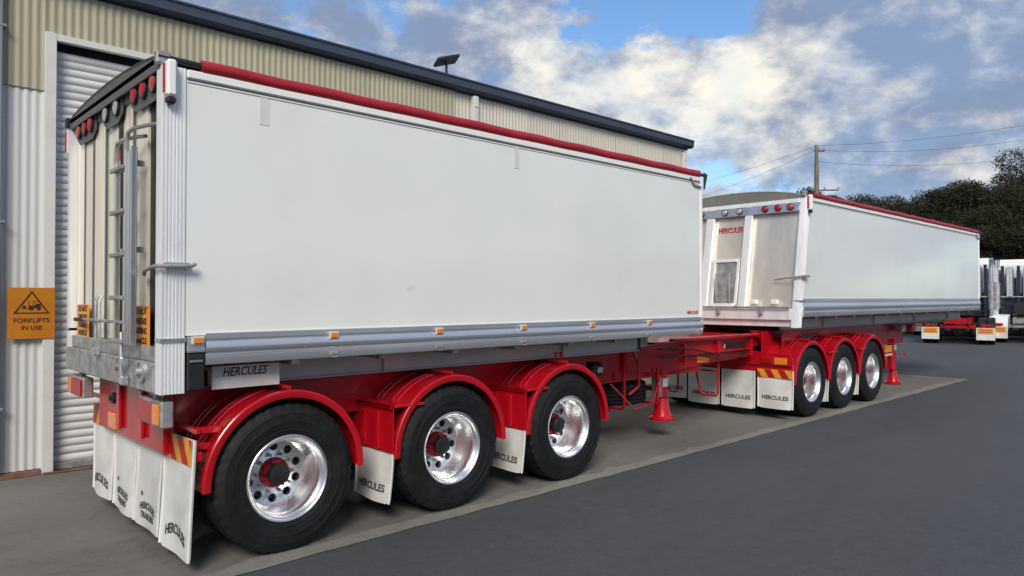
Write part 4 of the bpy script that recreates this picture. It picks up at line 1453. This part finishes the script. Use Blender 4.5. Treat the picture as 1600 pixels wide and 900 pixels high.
        place('lettering', text_mesh('lettering', 'HERCULES', 0.085, 'ink_black', 0.0006, bold=0.0015, shear=0.3, width=0.5), pl, (4.41, 0.598, 1.04), FACE_SIDE)
    # ---------------- landing legs
    lx, lz = (6.44, 0.225) if first else (5.92, 0.006)
    for ya in (0.62, W - 0.76):
        yc = ya + 0.07
        g = G()
        g.box(lx - 0.055, lx + 0.055, yc - 0.055, yc + 0.055, lz + 0.30, zc0 + 0.10, 0.010)
        lg = B(g, 'landing_leg', 'red_paint')
        g = G()
        g.box(lx - 0.042, lx + 0.042, yc - 0.042, yc + 0.042, lz + 0.04, lz + 0.32, 0.006)
        g.build('inner_leg', 'red_paint' if first else 'black_steel', lg)
        g = G()
        Mz = Matrix.Translation((lx, yc, lz)) @ Matrix.Rotation(math.pi / 2, 4, 'X')
        g.lathe([(0.0, 0.0), (0.160, 0.0), (0.165, 0.03), (0.125, 0.06), (0.100, 0.14), (0.080, 0.28), (0.05, 0.285)], 20, Mz)
        g.build('foot', 'red_paint', lg)
        g = G(); g.box(lx - 0.058, lx + 0.058, yc - 0.060, yc - 0.0555, zc0 - 0.14, zc0 - 0.03, 0.002)
        g.build('reflective_band', 'plate_white', lg)
        g = G(); g.box(lx - 0.16, lx - 0.058, yc - 0.05, yc + 0.05, lz + 0.30, zc0 - 0.01, 0.010)
        g.build('gearbox', 'galvanised' if first else 'red_paint', lg)
    g = G(); g.tube([(lx, 0.70, 0.62), (lx, W - 0.70, 0.62)], 0.03, 10)
    B(g, 'leg_shaft', 'red_paint')
    if not first:
        g = G()
        g.tube([(lx + 0.06, 0.56, 0.66), (lx + 0.30, 0.56, 0.66), (lx + 0.32, 0.56, 0.56), (lx + 0.12, 0.56, 0.54)], 0.012, 8)
        B(g, 'crank_handle', 'red_paint')
        g = G(); g.box(lx - 0.62, lx - 0.25, 0.60, 0.648, 0.62, 0.67, 0.01)
        B(g, 'side_rail_stub', 'plate_white')
        g = G(); g.box(lx - 0.60, lx - 0.28, 0.60, 0.648, 0.70, 0.84, 0.01)
        B(g, 'reflector_plate', 'orange_reflective')
        # coupler plate and front underframe
        g = G(); g.box(5.9, 9.3, 0.55, 1.9, zs0 - 0.06, zs0 - 0.005, 0.006)
        B(g, 'coupler_plate', 'grey_steel')
        for x, y in ((6.1, 0.5), (6.5, 0.45), (6.9, 0.55)):
            g = G(); g.box(x - 0.10, x + 0.10, y, y + 0.12, zs0 - 0.22, zs0 - 0.065, 0.02)
            B(g, 'valve_box', 'galvanised' if x != 6.5 else 'red_paint')
    return T, B

T1, B1 = make_trailer('rear_tipping_trailer', 'nearest white sided tipping trailer with red cover roll, red fenders and ladder on its tailgate',
                      1.53, 4.85, 6.28, [0.884, 2.390, 3.880], 1.38, 1.575, 3.30, 0.0, True)
T2, B2 = make_trailer('lead_tipping_trailer', 'farther white sided tipping trailer with slanted tailgate, in front of the nearest one',
                      10.47, 4.87, 9.66, [0.53, 1.75, 2.97], 1.535, 1.80, 3.36, 0.33, False)

# ---- things only the near trailer carries
def near_extras():
    T = T1
    # drawbar neck reaching forward to the lead trailer's fifth wheel
    for ya in (0.66, W - 0.70):
        g = G()
        g.prism([(5.6, 0.92), (6.4, 0.84), (7.6, 0.90), (8.62, 0.93), (8.75, 1.08), (9.55, 1.10), (9.55, 1.213), (7.0, 1.243), (5.6, 1.20)], 1, ya, ya + 0.035)
        B1(g, 'neck_plate', 'red_paint')
    g = G(); g.box(6.3, 9.6, 0.70, W - 0.704, 1.215, 1.24, 0.004)
    B1(g, 'skid_plate', 'red_paint')
    for x in (7.0, 7.7, 8.4):
        g = G(); g.box(x, x + 0.05, 0.70, W - 0.704, 0.98, 1.21, 0.004)
        B1(g, 'cross_member', 'red_paint')
    g = G(); g.box(7.95, 8.60, 0.648, 0.6595, 1.075, 1.165, 0.004)  # black plate proud of the neck paints the slot's dark recess
    sl = B1(g, 'neck_slot', 'black_rubber')
    g = G(); g.box(7.93, 7.955, 0.640, 0.6475, 1.09, 1.15, 0.002)
    g.build('slot_edge', 'plate_white', sl)
    for x in (6.86, 7.72, 8.66):
        g = G(); g.box(x, x + 0.035, 0.60, 0.6595, 0.95, 1.20, 0.005)
        B1(g, 'neck_stiffener', 'red_paint')
    g = G(); g.box(6.9, 8.7, 0.615, 0.6595, 1.045, 1.062, 0.004)
    B1(g, 'neck_flange', 'red_paint')
    for k in (0, 2):
        g = G(); g.tube([(6.3, 0.60 - 0.01 * k, 1.16 - 0.05 * k), (7.0, 0.585, 1.13 - 0.04 * k), (7.6, 0.58, 1.03 - 0.03 * k), (8.3, 0.60, 1.00 - 0.02 * k), (9.0, 0.72, 1.06)], 0.013, 8)
        B1(g, 'air_hose', 'black_rubber')
    g = G(); g.box(6.55, 8.9, 0.56, 0.655, 1.245, 1.285, 0.008)
    B1(g, 'neck_flange', 'red_paint')
    g = G(); g.box(7.22, 7.50, 0.63, 0.655, 0.92, 1.0, 0.004)
    B1(g, 'reflector_plate', 'amber_lens')
    # stone guards of bent red pipe under the neck
    for y0, y1 in ((0.68, 1.06), (1.36, 1.62)):
        g = G()
        x = 7.85
        g.tube([(x, y0, 1.0), (x, y0 + 0.01, 0.80), (x, y0 + 0.02, 0.44), (x, y0 + 0.05, 0.40), (x, y1 - 0.10, 0.40), (x, y1 - 0.07, 0.44), (x, y1, 0.76), (x, y1, 1.0)], 0.016, 8)
        B1(g, 'pipe_guard', 'red_paint')
        g = G(); g.tube([(x, y0 + 0.012, 0.76), (x, y1, 0.76)], 0.013, 8)
        B1(g, 'pipe_guard', 'red_paint')
    # hoist and hydraulics at the front of the body
    g = G(); g.lathe([(0.0, 0), (0.10, 0), (0.10, 0.35), (0.085, 0.36), (0.085, 0.70), (0, 0.70)], 24, Matrix.Translation((5.85, W / 2, 1.25)) @ Matrix.Rotation(math.pi / 2, 4, 'X') @ Matrix.Translation((0, 0, 0)))
    B1(g, 'hoist', 'galvanised')
    g = G(); g.box(5.62, 5.78, 0.42, 0.60, 1.22, 1.36, 0.02)
    B1(g, 'valve_box', 'galvanised')
    g = G(); g.box(5.50, 5.60, 0.40, 0.66, 1.19, 1.36, 0.01)
    B1(g, 'body_stop', 'black_steel')
    # lamp on the bogie plate
    g = G(); g.box(4.80, 4.98, 0.46, 0.645, 0.92, 1.08, 0.03)
    wl = B1(g, 'work_lamp', 'black_rubber')
    g = G(); g.box(4.85, 4.94, 0.448, 0.459, 0.97, 1.03, 0.01)
    g.build('lens', 'clear_lens', wl)
    g = G()
    g.tube([(5.70, 0.62, 1.20), (5.74, 0.56, 1.05), (5.78, 0.57, 0.90), (5.82, 0.60, 0.72), (5.70, 0.66, 0.62)], 0.018, 8)
    B1(g, 'hydraulic_hose', 'red_paint')
    # small valve taps on the front fender
    for dx in (0.02, 0.10):
        g = G(); g.lathe([(0, 0), (0.015, 0), (0.015, 0.04), (0.026, 0.045), (0.026, 0.06), (0, 0.06)], 10, Matrix.Translation((3.88 + dx, 0.22, RT + FR + 0.07)) @ Matrix.Rotation(math.pi / 2, 4, 'X'))
        B1(g, 'tap', 'red_paint')
    # spare wheel cradle
    for x in (5.55, 6.25):
        g = G()
        g.tube([(x, 0.62, 0.92), (x, 0.62, 0.50), (x + 0.02, 0.66, 0.455), (x + 0.02, 1.75, 0.455), (x, 1.80, 0.50), (x, 1.80, 0.92)], 0.018, 8)
        B1(g, 'spare_cradle', 'red_paint')
    g = G()
    for i in range(1):
        g.tube([(5.2 + 0.1 * i, 0.55 + 0.02 * i, 0.80), (5.6 + 0.15 * i, 0.50, 0.47 - 0.03 * i), (6.0 + 0.1 * i, 0.52, 0.50), (6.2 + 0.06 * i, 0.55, 0.82)], 0.010, 6)
    B1(g, 'air_line', 'red_paint')
near_extras()
sw = empty('spare_wheel', (1.53 + 5.92, 4.85 + 1.22, 0.478))
tag(sw, 'black spare tyre lying flat in the red cradle under the nearest trailer', 'tyre')
place('tyre', ME_TYRE, sw, (0, 0, 0), (math.pi / 2, 0, 0))
place('rim', ME_IRIM, sw, (0, 0, 0), (math.pi / 2, 0, 0))

# ------------------------------------------------------------------ trucks across the yard
def far_tyre_mesh():
    g = G()
    g.lathe([(0.29, 0.02), (0.36, 0.0), (0.45, 0.0), (0.50, 0.02), (0.515, 0.05), (0.515, 0.22), (0.50, 0.25), (0.29, 0.25)], 28)
    return g.mesh('tyre', 'rubber', 40)
def far_rim_mesh():
    g = G()
    g.lathe([(0.295, 0.01), (0.27, 0.03), (0.25, 0.12), (0.12, 0.14), (0.10, 0.06), (0.0, 0.05)], 24)
    return g.mesh('rim', 'polished_aluminium', 40)
ME_FT, ME_FRM = far_tyre_mesh(), far_rim_mesh()
def far_wheel(T, x, y, s):
    w = empty('wheel', (x, y, 0.515), 0 if s > 0 else math.pi, T)
    place('tyre', ME_FT, w)
    place('rim', ME_FRM, w)
def prime_mover(label, loc, rz, frame_mat, cab_mat, guards=True, stacks=True):
    T = empty('prime_mover', loc, rz)
    tag(T, label, 'truck', 'prime movers parked across the yard')
    def B(g, nm, m, parent=T, ang=35):
        return g.build(nm, m, parent, ang)
    for y in (-0.45, 0.37):
        g = G(); g.box(0.0, 6.6, y, y + 0.08, 0.78, 1.02, 0.005)
        B(g, 'chassis_rail', frame_mat)
    for x in (0.05, 1.3, 2.6):
        g = G(); g.box(x, x + 0.1, -0.37, 0.37, 0.80, 1.0, 0.005)
        B(g, 'cross_member', frame_mat)
    for x in (0.75, 2.05):
        g = G(); g.tube([(x, -1.0, 0.515), (x, 1.0, 0.515)], 0.09, 10)
        B(g, 'axle', 'black_steel')
        for s in (1, -1):
            far_wheel(T, x, -s * 1.23, s)
            far_wheel(T, x, -s * 0.93, s)
    for s in (1, -1):
        far_wheel(T, 5.9, -s * 1.22, s)
    for x in (0.75, 2.05):
        g = G(); g.lathe([(0, 0), (0.20, 0.02), (0.26, 0.14), (0.26, 0.26), (0.16, 0.42), (0, 0.44)], 16, Matrix.Translation((x - 0.2, 0, 0.53)) @ Matrix.Rotation(-math.pi / 2, 4, 'Z'))
        B(g, 'differential', 'black_steel')
        for y in (-0.55, 0.55):
            g = G(); g.box(x - 0.35, x + 0.35, y - 0.09, y + 0.09, 0.36, 0.74, 0.03)
            B(g, 'suspension', 'black_steel')
    g = G(); g.box(2.9, 3.3, -1.1, 1.1, 0.22, 0.78, 0.03)
    B(g, 'battery_box', 'black_steel')
    g = G(); g.box(0.14, 0.20, -0.60, 0.60, 0.62, 0.76, 0.01)
    B(g, 'rear_beam', frame_mat)
    g = G(); g.box(2.60, 2.66, -1.25, 1.25, 0.18, 0.62, 0.01)  # black plate added to stand for the shadow under the truck
    B(g, 'under_truck_shade', 'black_rubber')
    g = G(); g.lathe([(0.0, 0), (0.46, 0), (0.48, 0.03), (0.48, 0.06), (0, 0.07)], 24, Matrix.Translation((1.45, 0, 1.10)) @ Matrix.Rotation(math.pi / 2, 4, 'X'))
    B(g, 'fifth_wheel', 'black_steel')
    for s in (-1, 1):
        yc = s * 0.93
        if guards:
            for x in (0.75, 2.05):
                g = G()
                pts = [(x + 0.60 * math.cos(R(a)), yc, 0.53 + 0.60 * math.sin(R(a))) for a in range(20, 181, 16)]
                vs, fs = [], []
                for p in pts:
                    vs += [(p[0], yc - 0.32, p[2]), (p[0], yc + 0.32, p[2])]
                for p in pts:
                    vs += [(x + (p[0] - x) * 0.975, yc + 0.32, 0.53 + (p[2] - 0.53) * 0.975), (x + (p[0] - x) * 0.975, yc - 0.32, 0.53 + (p[2] - 0.53) * 0.975)]
                n = len(pts)
                for i in range(n - 1):
                    fs.append((2 * i, 2 * i + 2, 2 * i + 3, 2 * i + 1))
                    fs.append((2 * n + 2 * i, 2 * n + 2 * i + 2, 2 * n + 2 * i + 3, 2 * n + 2 * i + 1))
                g.add(vs, fs)
                B(g, 'mudguard', cab_mat, ang=50)
        g = G(); g.box(0.10, 0.115, yc - 0.31, yc + 0.31, 0.18, 0.66, 0.003)
        fl = B(g, 'mud_flap', 'flap_plastic')
        g = G(); g.box(0.094, 0.0995, yc - 0.26, yc + 0.26, 0.42, 0.64, 0.002)
        pl = g.build('marker_plate', 'orange_reflective', fl)
        g = G()
        for k in range(2):
            g.box(0.090, 0.0935, yc - 0.20, yc + 0.20, 0.47 + 0.08 * k, 0.50 + 0.08 * k, 0.0005)
        g.build('marking', 'ink_red', pl)
        g = G(); g.box(0.06, 0.10, yc - 0.16, yc + 0.16, 0.70, 0.80, 0.01)
        B(g, 'tail_lamp', 'red_lens')
        # tanks and steps along the frame
        g = G(); g.lathe([(0, 0), (0.28, 0), (0.30, 0.03), (0.30, 1.2), (0.28, 1.23), (0, 1.23)], 20, Matrix.Translation((4.5, s * 0.85, 0.68)) @ Matrix.Rotation(math.pi / 2, 4, 'Z'))
        B(g, 'fuel_tank', 'polished_aluminium')
    # cab with sleeper
    g = G()
    g.prism([(3.05, 1.05), (5.0, 1.05), (5.25, 1.9), (5.0, 2.9), (4.6, 3.15), (3.05, 3.25)], 1, -1.18, 1.18)
    cab = B(g, 'cab', cab_mat)
    g = G(); g.box(3.03, 3.048, -0.55, 0.55, 2.05, 2.7, 0.004)
    g.build('rear_window', 'glass_dark', cab)
    for y in (-1.0, -0.30, 0.30, 1.0):
        g = G(); g.box(3.025, 3.048, y - 0.09, y + 0.09, 1.2, 3.05, 0.004)
        g.build('panel_strip', 'dark_grey_paint' if abs(y) > 0.5 else 'polished_aluminium', cab)
    for y in (-0.75, 0.75):
        g = G(); g.box(3.02, 3.048, y - 0.02, y + 0.02, 1.1, 3.1, 0.004)
        g.build('panel_seam', 'grey_steel', cab)
    g = G()
    g.prism([(3.10, 3.25), (3.40, 3.26), (4.6, 3.16), (4.2, 3.42), (3.3, 3.52)], 1, -1.0, 1.0)
    g.build('roof_fairing', cab_mat, cab)
    g = G()
    g.prism([(5.0, 0.75), (6.75, 0.70), (6.8, 1.4), (6.6, 1.72), (5.2, 1.9)], 1, -0.95, 0.95)
    B(g, 'bonnet', cab_mat)
    g = G(); g.box(6.78, 6.95, -1.2, 1.2, 0.45, 0.80, 0.03)
    B(g, 'bumper', 'polished_aluminium')
    # navy headboard with equipment behind the cab
    g = G(); g.box(2.75, 2.85, -1.05, 1.05, 1.05, 2.05, 0.01)
    B(g, 'headboard', 'truck_navy')
    g = G(); g.box(2.50, 2.74, -0.5, 0.5, 1.05, 1.6, 0.03)
    B(g, 'equipment_box', 'black_steel')
    if stacks:
        for y in (-1.08, 1.08):
            g = G(); g.tube([(2.62, y, 1.0), (2.62, y, 3.1), (2.62, y, 3.3), (2.54, y, 3.45)], 0.085, 14)
            B(g, 'exhaust_stack', 'polished_aluminium')
            g = G(); g.tube([(2.62, y, 1.35), (2.62, y, 2.5)], 0.125, 14)
            B(g, 'heat_shield', 'galvanised')
        for y in (-0.62, 0.0, 0.62):
            g = G(); g.tube([(2.66, y, 1.9), (2.66, y, 3.1), (2.66, y, 3.16)], [0.15, 0.15, 0.10], 16)
            B(g, 'air_cleaner', 'polished_aluminium' if y else 'truck_white')
        for y in (-0.88, -0.31, 0.31, 0.88):
            g = G(); g.box(2.60, 2.70, y - 0.06, y + 0.06, 1.05, 3.22, 0.01)
            B(g, 'rack_post', 'truck_navy')
        for z in (1.25, 1.55, 1.85):
            g = G(); g.box(2.55, 2.598, -0.95, 0.95, z, z + 0.05, 0.008)
            B(g, 'rack_bar', 'galvanised' if z > 1.8 else 'black_steel')
    for y in (-1.35, 1.35):
        g = G(); g.box(5.0, 5.1, y - 0.12, y + 0.12, 1.9, 2.5, 0.03)
        mi = B(g, 'mirror', 'black_steel')
        g = G(); g.tube([(5.05, y, 2.4), (5.0, y * 0.86, 2.45)], 0.02, 6)
        g.build('mirror_arm', 'black_steel', mi)
    return T
def gp(u, v):
    r = ray(u, v)
    t = -CAM_H / r.z
    p = Vector((0, 0, CAM_H)) + r * t
    return (p.x, p.y, 0)
p = gp(1496, 538); prime_mover('red framed white truck half hidden behind the farther trailer', (p[0], p[1], 0), R(12), 'red_paint', 'truck_white', guards=False)
p = gp(1604, 537); prime_mover('white truck with navy headboard at the right edge of the yard', (p[0], p[1], 0), R(10), 'grey_steel', 'truck_white')

p = at_dist(1556, 466, 40); prime_mover('white truck parked farther back between the two other trucks', (p.x, p.y, 0), R(12), 'grey_steel', 'truck_white')
p = at_dist(1403, 466, 36); prime_mover('dark framed truck seen low behind the landing leg of the farther trailer', (p.x, p.y, 0), R(14), 'black_steel', 'truck_white')

# ------------------------------------------------------------------ power pole and lines
PP = at_dist(1277, 466, 52)
po = empty('power_pole', (PP.x, PP.y, 0))
tag(po, 'tall weathered timber power pole rising behind the farther trailer', 'pole')
PH = 1.82 + (466 - 226) / F_PX * 52
g = G(); g.tube([(0, 0, -0.2), (0, 0, PH * 0.5), (0, 0, PH * 0.86), (0, 0, PH)], [0.22, 0.18, 0.155, 0.10], 14)
g.build('pole_shaft', 'timber_pole', po)
adir = Vector((0.64, -0.77, 0)).normalized()
arms = [(PH * 0.965, 0.55), (PH * 0.745, 1.5)]
def arm_box(z, ln):
    a, b = -adir * ln * 0.25, adir * ln
    g = G(); g.tube([a + Vector((0, 0, z)), b + Vector((0, 0, z))], 0.06, 6)
    o = g.build('cross_arm', 'timber_pole', po)
    for k in (0.0, 0.5, 1.0):
        q = a.lerp(b, k)
        g = G(); g.lathe([(0, 0), (0.05, 0), (0.07, 0.05), (0.05, 0.10), (0.06, 0.14), (0, 0.18)], 10, Matrix.Translation((q.x, q.y, z + 0.05)) @ Matrix.Rotation(math.pi / 2, 4, 'X'))
        g.build('insulator', 'grey_steel', o)
for z, ln in arms:
    arm_box(z, ln)
def wire(label, a, b, sag, r=0.010):
    a, b = Vector(a), Vector(b)
    pts = [a.lerp(b, i / 24) - Vector((0, 0, sag * 4 * (i / 24) * (1 - i / 24))) for i in range(25)]
    mid = a
    g = G(); g.tube([p_ - mid for p_ in pts], r, 6)
    o = g.build('power_line', 'black_steel', None, loc=tuple(mid))
    tag(o, label, 'cable', 'overhead power lines')
top = Vector((PP.x, PP.y, PH))
wire('highest power line running right from the pole top across the cloud', top + Vector((0, 0, -0.05)), at_dist(1720, 172, 48), 0.5)
wire('second power line running right just below the highest one', top + Vector((0, 0, -0.35)), at_dist(1720, 196, 47), 0.7)
wire('lower power line running right from the lower cross arm', top + Vector((0, 0, -1.2)), at_dist(1720, 228, 46), 0.7)
wire('upper power line dropping left from the pole behind the shed', top + Vector((0, 0, -0.05)), at_dist(1000, 305, 70), 0.4)
wire('lower power line dropping left from the pole behind the shed', top + Vector((0, 0, -0.35)), at_dist(1000, 332, 70), 0.5)

# ------------------------------------------------------------------ trees
def leaf_mesh(name, blobs, n, size, material, seed):
    r = np.random.default_rng(seed)
    vol = np.array([b[3] * b[4] * b[5] for b in blobs]) ** 0.72
    cnt = np.maximum(30, (n * vol / vol.sum()).astype(int))
    pos = []
    for b, c in zip(blobs, cnt):
        d = r.normal(size=(c, 3)); d /= np.linalg.norm(d, axis=1)[:, None]
        rad = r.uniform(0.25, 1.0, c) ** 0.5 * (1 + 0.16 * np.sin(d[:, 0] * 5 + b[0]) * np.sin(d[:, 2] * 6 + b[1]))
        q = d * rad[:, None] * np.array(b[3:6])
        pos.append(q + np.array(b[:3]))
    P = np.concatenate(pos)
    k = len(P)
    a = r.normal(size=(k, 3)); a[:, 2] -= 0.5; a /= np.linalg.norm(a, axis=1)[:, None]
    t = r.normal(size=(k, 3)); bb = np.cross(a, t); bb /= np.linalg.norm(bb, axis=1)[:, None]
    s = size * r.uniform(0.6, 1.4, k)[:, None]
    V = np.empty((k, 4, 3))
    V[:, 0] = P - a * s; V[:, 1] = P + bb * s * 0.42; V[:, 2] = P + a * s; V[:, 3] = P - bb * s * 0.42
    me = bpy.data.meshes.new(name)
    me.vertices.add(k * 4); me.loops.add(k * 4); me.polygons.add(k)
    me.vertices.foreach_set('co', V.reshape(-1))
    me.loops.foreach_set('vertex_index', np.arange(k * 4, dtype=np.int32))
    me.polygons.foreach_set('loop_start', np.arange(0, k * 4, 4, dtype=np.int32))
    me.update()
    me.validate()
    me.materials.append(MATS[material])
    return me
def tree(label, u, ytop, dist, width, seed, lean=0.0, n=9000, open_=False, name='gum_tree', material='gum_leaves'):
    rr = random.Random(seed)
    base = at_dist(u, 466, dist); base.z = 0
    H = 1.82 + (466 - ytop) / F_PX * dist
    T = empty(name, tuple(base))
    tag(T, label, 'tree', 'trees behind the yard')
    g = G()
    fork = H * rr.uniform(0.28, 0.38)
    tr = 0.022 * H
    bend = [Vector((0, 0, -0.3)), Vector((rr.uniform(-.2, .2), rr.uniform(-.2, .2), fork * 0.5)), Vector((lean * 0.3 + rr.uniform(-.3, .3), rr.uniform(-.3, .3), fork))]
    g.tube(bend, [tr * 1.25, tr, tr * 0.85], 10)
    blobs = []
    nl = rr.randint(6, 8) if not open_ else 9
    for i in range(nl):
        a = 2 * math.pi * (i + rr.uniform(0, 0.7)) / nl
        rad = width * rr.uniform(0.35, 0.95)
        hz = H * rr.uniform(0.55, 0.93) - (rad / width) * H * 0.10
        if i == 0: rad *= 0.2; hz = H * 0.90
        tip = Vector((math.cos(a) * rad + lean, math.sin(a) * rad, hz))
        mid = bend[2].lerp(tip, 0.5) + Vector((rr.uniform(-.4, .4), rr.uniform(-.4, .4), rr.uniform(0, 0.5)))
        g.tube([bend[2], mid, tip], [tr * 0.5, tr * 0.3, tr * 0.10], 7)
        br = width * rr.uniform(0.26, 0.42) * (0.8 if open_ else 1.0)
        blobs.append((tip.x, tip.y, min(tip.z, H - br * 0.62), br * 1.15, br * 1.15, br * 0.75))
        for j in range(4):
            q = mid.lerp(tip, rr.uniform(0.2, 1.0)) + Vector((rr.uniform(-1, 1), rr.uniform(-1, 1), rr.uniform(-0.5, 0.6))) * width * 0.30
            b2 = br * rr.uniform(0.45, 0.75)
            g.tube([mid, mid.lerp(q, 0.6) + Vector((0, 0, 0.15)), q], [tr * 0.2, tr * 0.12, tr * 0.05], 5)
            blobs.append((q.x, q.y, min(q.z, H - b2 * 0.6), b2 * 1.2, b2 * 1.2, b2 * 0.7))
    g.build('trunk', 'bark', T)
    place('crown', leaf_mesh('crown', blobs, n, 0.088, material, seed), T)
    return T
specs = [  # u, ytop, dist, width, open
    (1264, 286, 72, 3.4, 'small dark tree just left of the power pole'),
    (1300, 294, 74, 2.6, 'small dark tree just right of the power pole'),
    (1345, 304, 66, 4.0, 'third tree right of the power pole, low dark crown'),
    (1398, 303, 62, 4.2, 'fourth tree right of the power pole, rounded dark crown'),
    (1452, 297, 60, 4.2, 'fifth tree right of the power pole, above the front end of the trailer cover'),
    (1504, 282, 58, 4.4, 'dark tree left of the tall gum, crown stepping up towards it'),
    (1580, 222, 60, 5.0, 'tallest gum tree with open pale branches at the right edge'),
    (1548, 322, 54, 3.6, 'lower dense tree standing in front of the tallest gum'),
    (1604, 330, 52, 3.6, 'lower dense tree above the white truck at the right edge'),
    (1648, 250, 62, 5.0, 'tall dark tree just beyond the tallest gum, cut by the right edge'),
    (1425, 316, 80, 5.0, 'background tree filling the gap between two rounded crowns'),
    (1535, 300, 78, 5.0, 'background tree behind the lower dense trees'),
]
for i, (u, yt, d, w, lb) in enumerate(specs):
    tree(lb, u, yt, d, w, 100 + i, n=42000 if i != 6 else 27000, open_=(i == 6))
# scrub below the trees and the slope they stand on
def scrub():
    r = random.Random(5)
    blobs = []
    for k in range(70):
        u = 1150 + 520 * k / 70 + r.uniform(-6, 6)
        d = r.uniform(56, 84)
        p_ = at_dist(u, 466, d)
        h = r.uniform(1.2, 2.6)
        blobs.append((p_.x, p_.y, h * 0.6, r.uniform(1.2, 2.4), r.uniform(1.2, 2.4), h * 0.8))
    me = leaf_mesh('scrub', blobs, 60000, 0.15, 'scrub_leaves', 77)
    o = place('scrub', me)
    o['kind'] = 'stuff'
    o['label'] = 'dark scrub growing below the trees behind the yard'
    o['category'] = 'scrub'
scrub()
def added_ridge():
    # unseen low ridge behind the camera, added to darken the panels' lower reflection
    g = G()
    vs, fs = [], []
    for i in range(61):
        a = R(-170 + 150 * i / 60)
        for j, (d_, z_) in enumerate(((110, -0.5), (125, 6.0), (150, 11.0), (190, 13.0))):
            vs.append((d_ * math.cos(a), d_ * math.sin(a), z_ * (1 + 0.18 * math.sin(i * 0.9) + 0.1 * math.sin(i * 2.3)) if j else z_))
    for i in range(60):
        for j in range(3):
            q = i * 4 + j
            fs.append((q, q + 1, q + 5, q + 4))
    g.add(vs, fs)
    o = g.build('hill', 'hill_scrub', None, 180)
    o['kind'] = 'structure'
added_ridge()
def hill():
    g = G()
    vs, fs = [], []
    nu, nd = 40, 8
    for j in range(nd + 1):
        d = 95 + 25 * j
        for i in range(nu + 1):
            u = 900 + 1100 * i / nu
            p_ = at_dist(u, 466, d)
            z = -0.5 + 9.0 * math.sin(math.pi / 2 * min(1, j / 4)) * (0.55 + 0.25 * math.sin(i * 0.6) + 0.25 * max(0, (i - 14) / 26)) * min(1, i / 10) if j else -0.6
            vs.append((p_.x, p_.y, z))
    for j in range(nd):
        for i in range(nu):
            a = j * (nu + 1) + i
            fs.append((a, a + 1, a + nu + 2, a + nu + 1))
    g.add(vs, fs)
    o = g.build('hill', 'hill_scrub', None, 180)
    o['kind'] = 'structure'
hill()
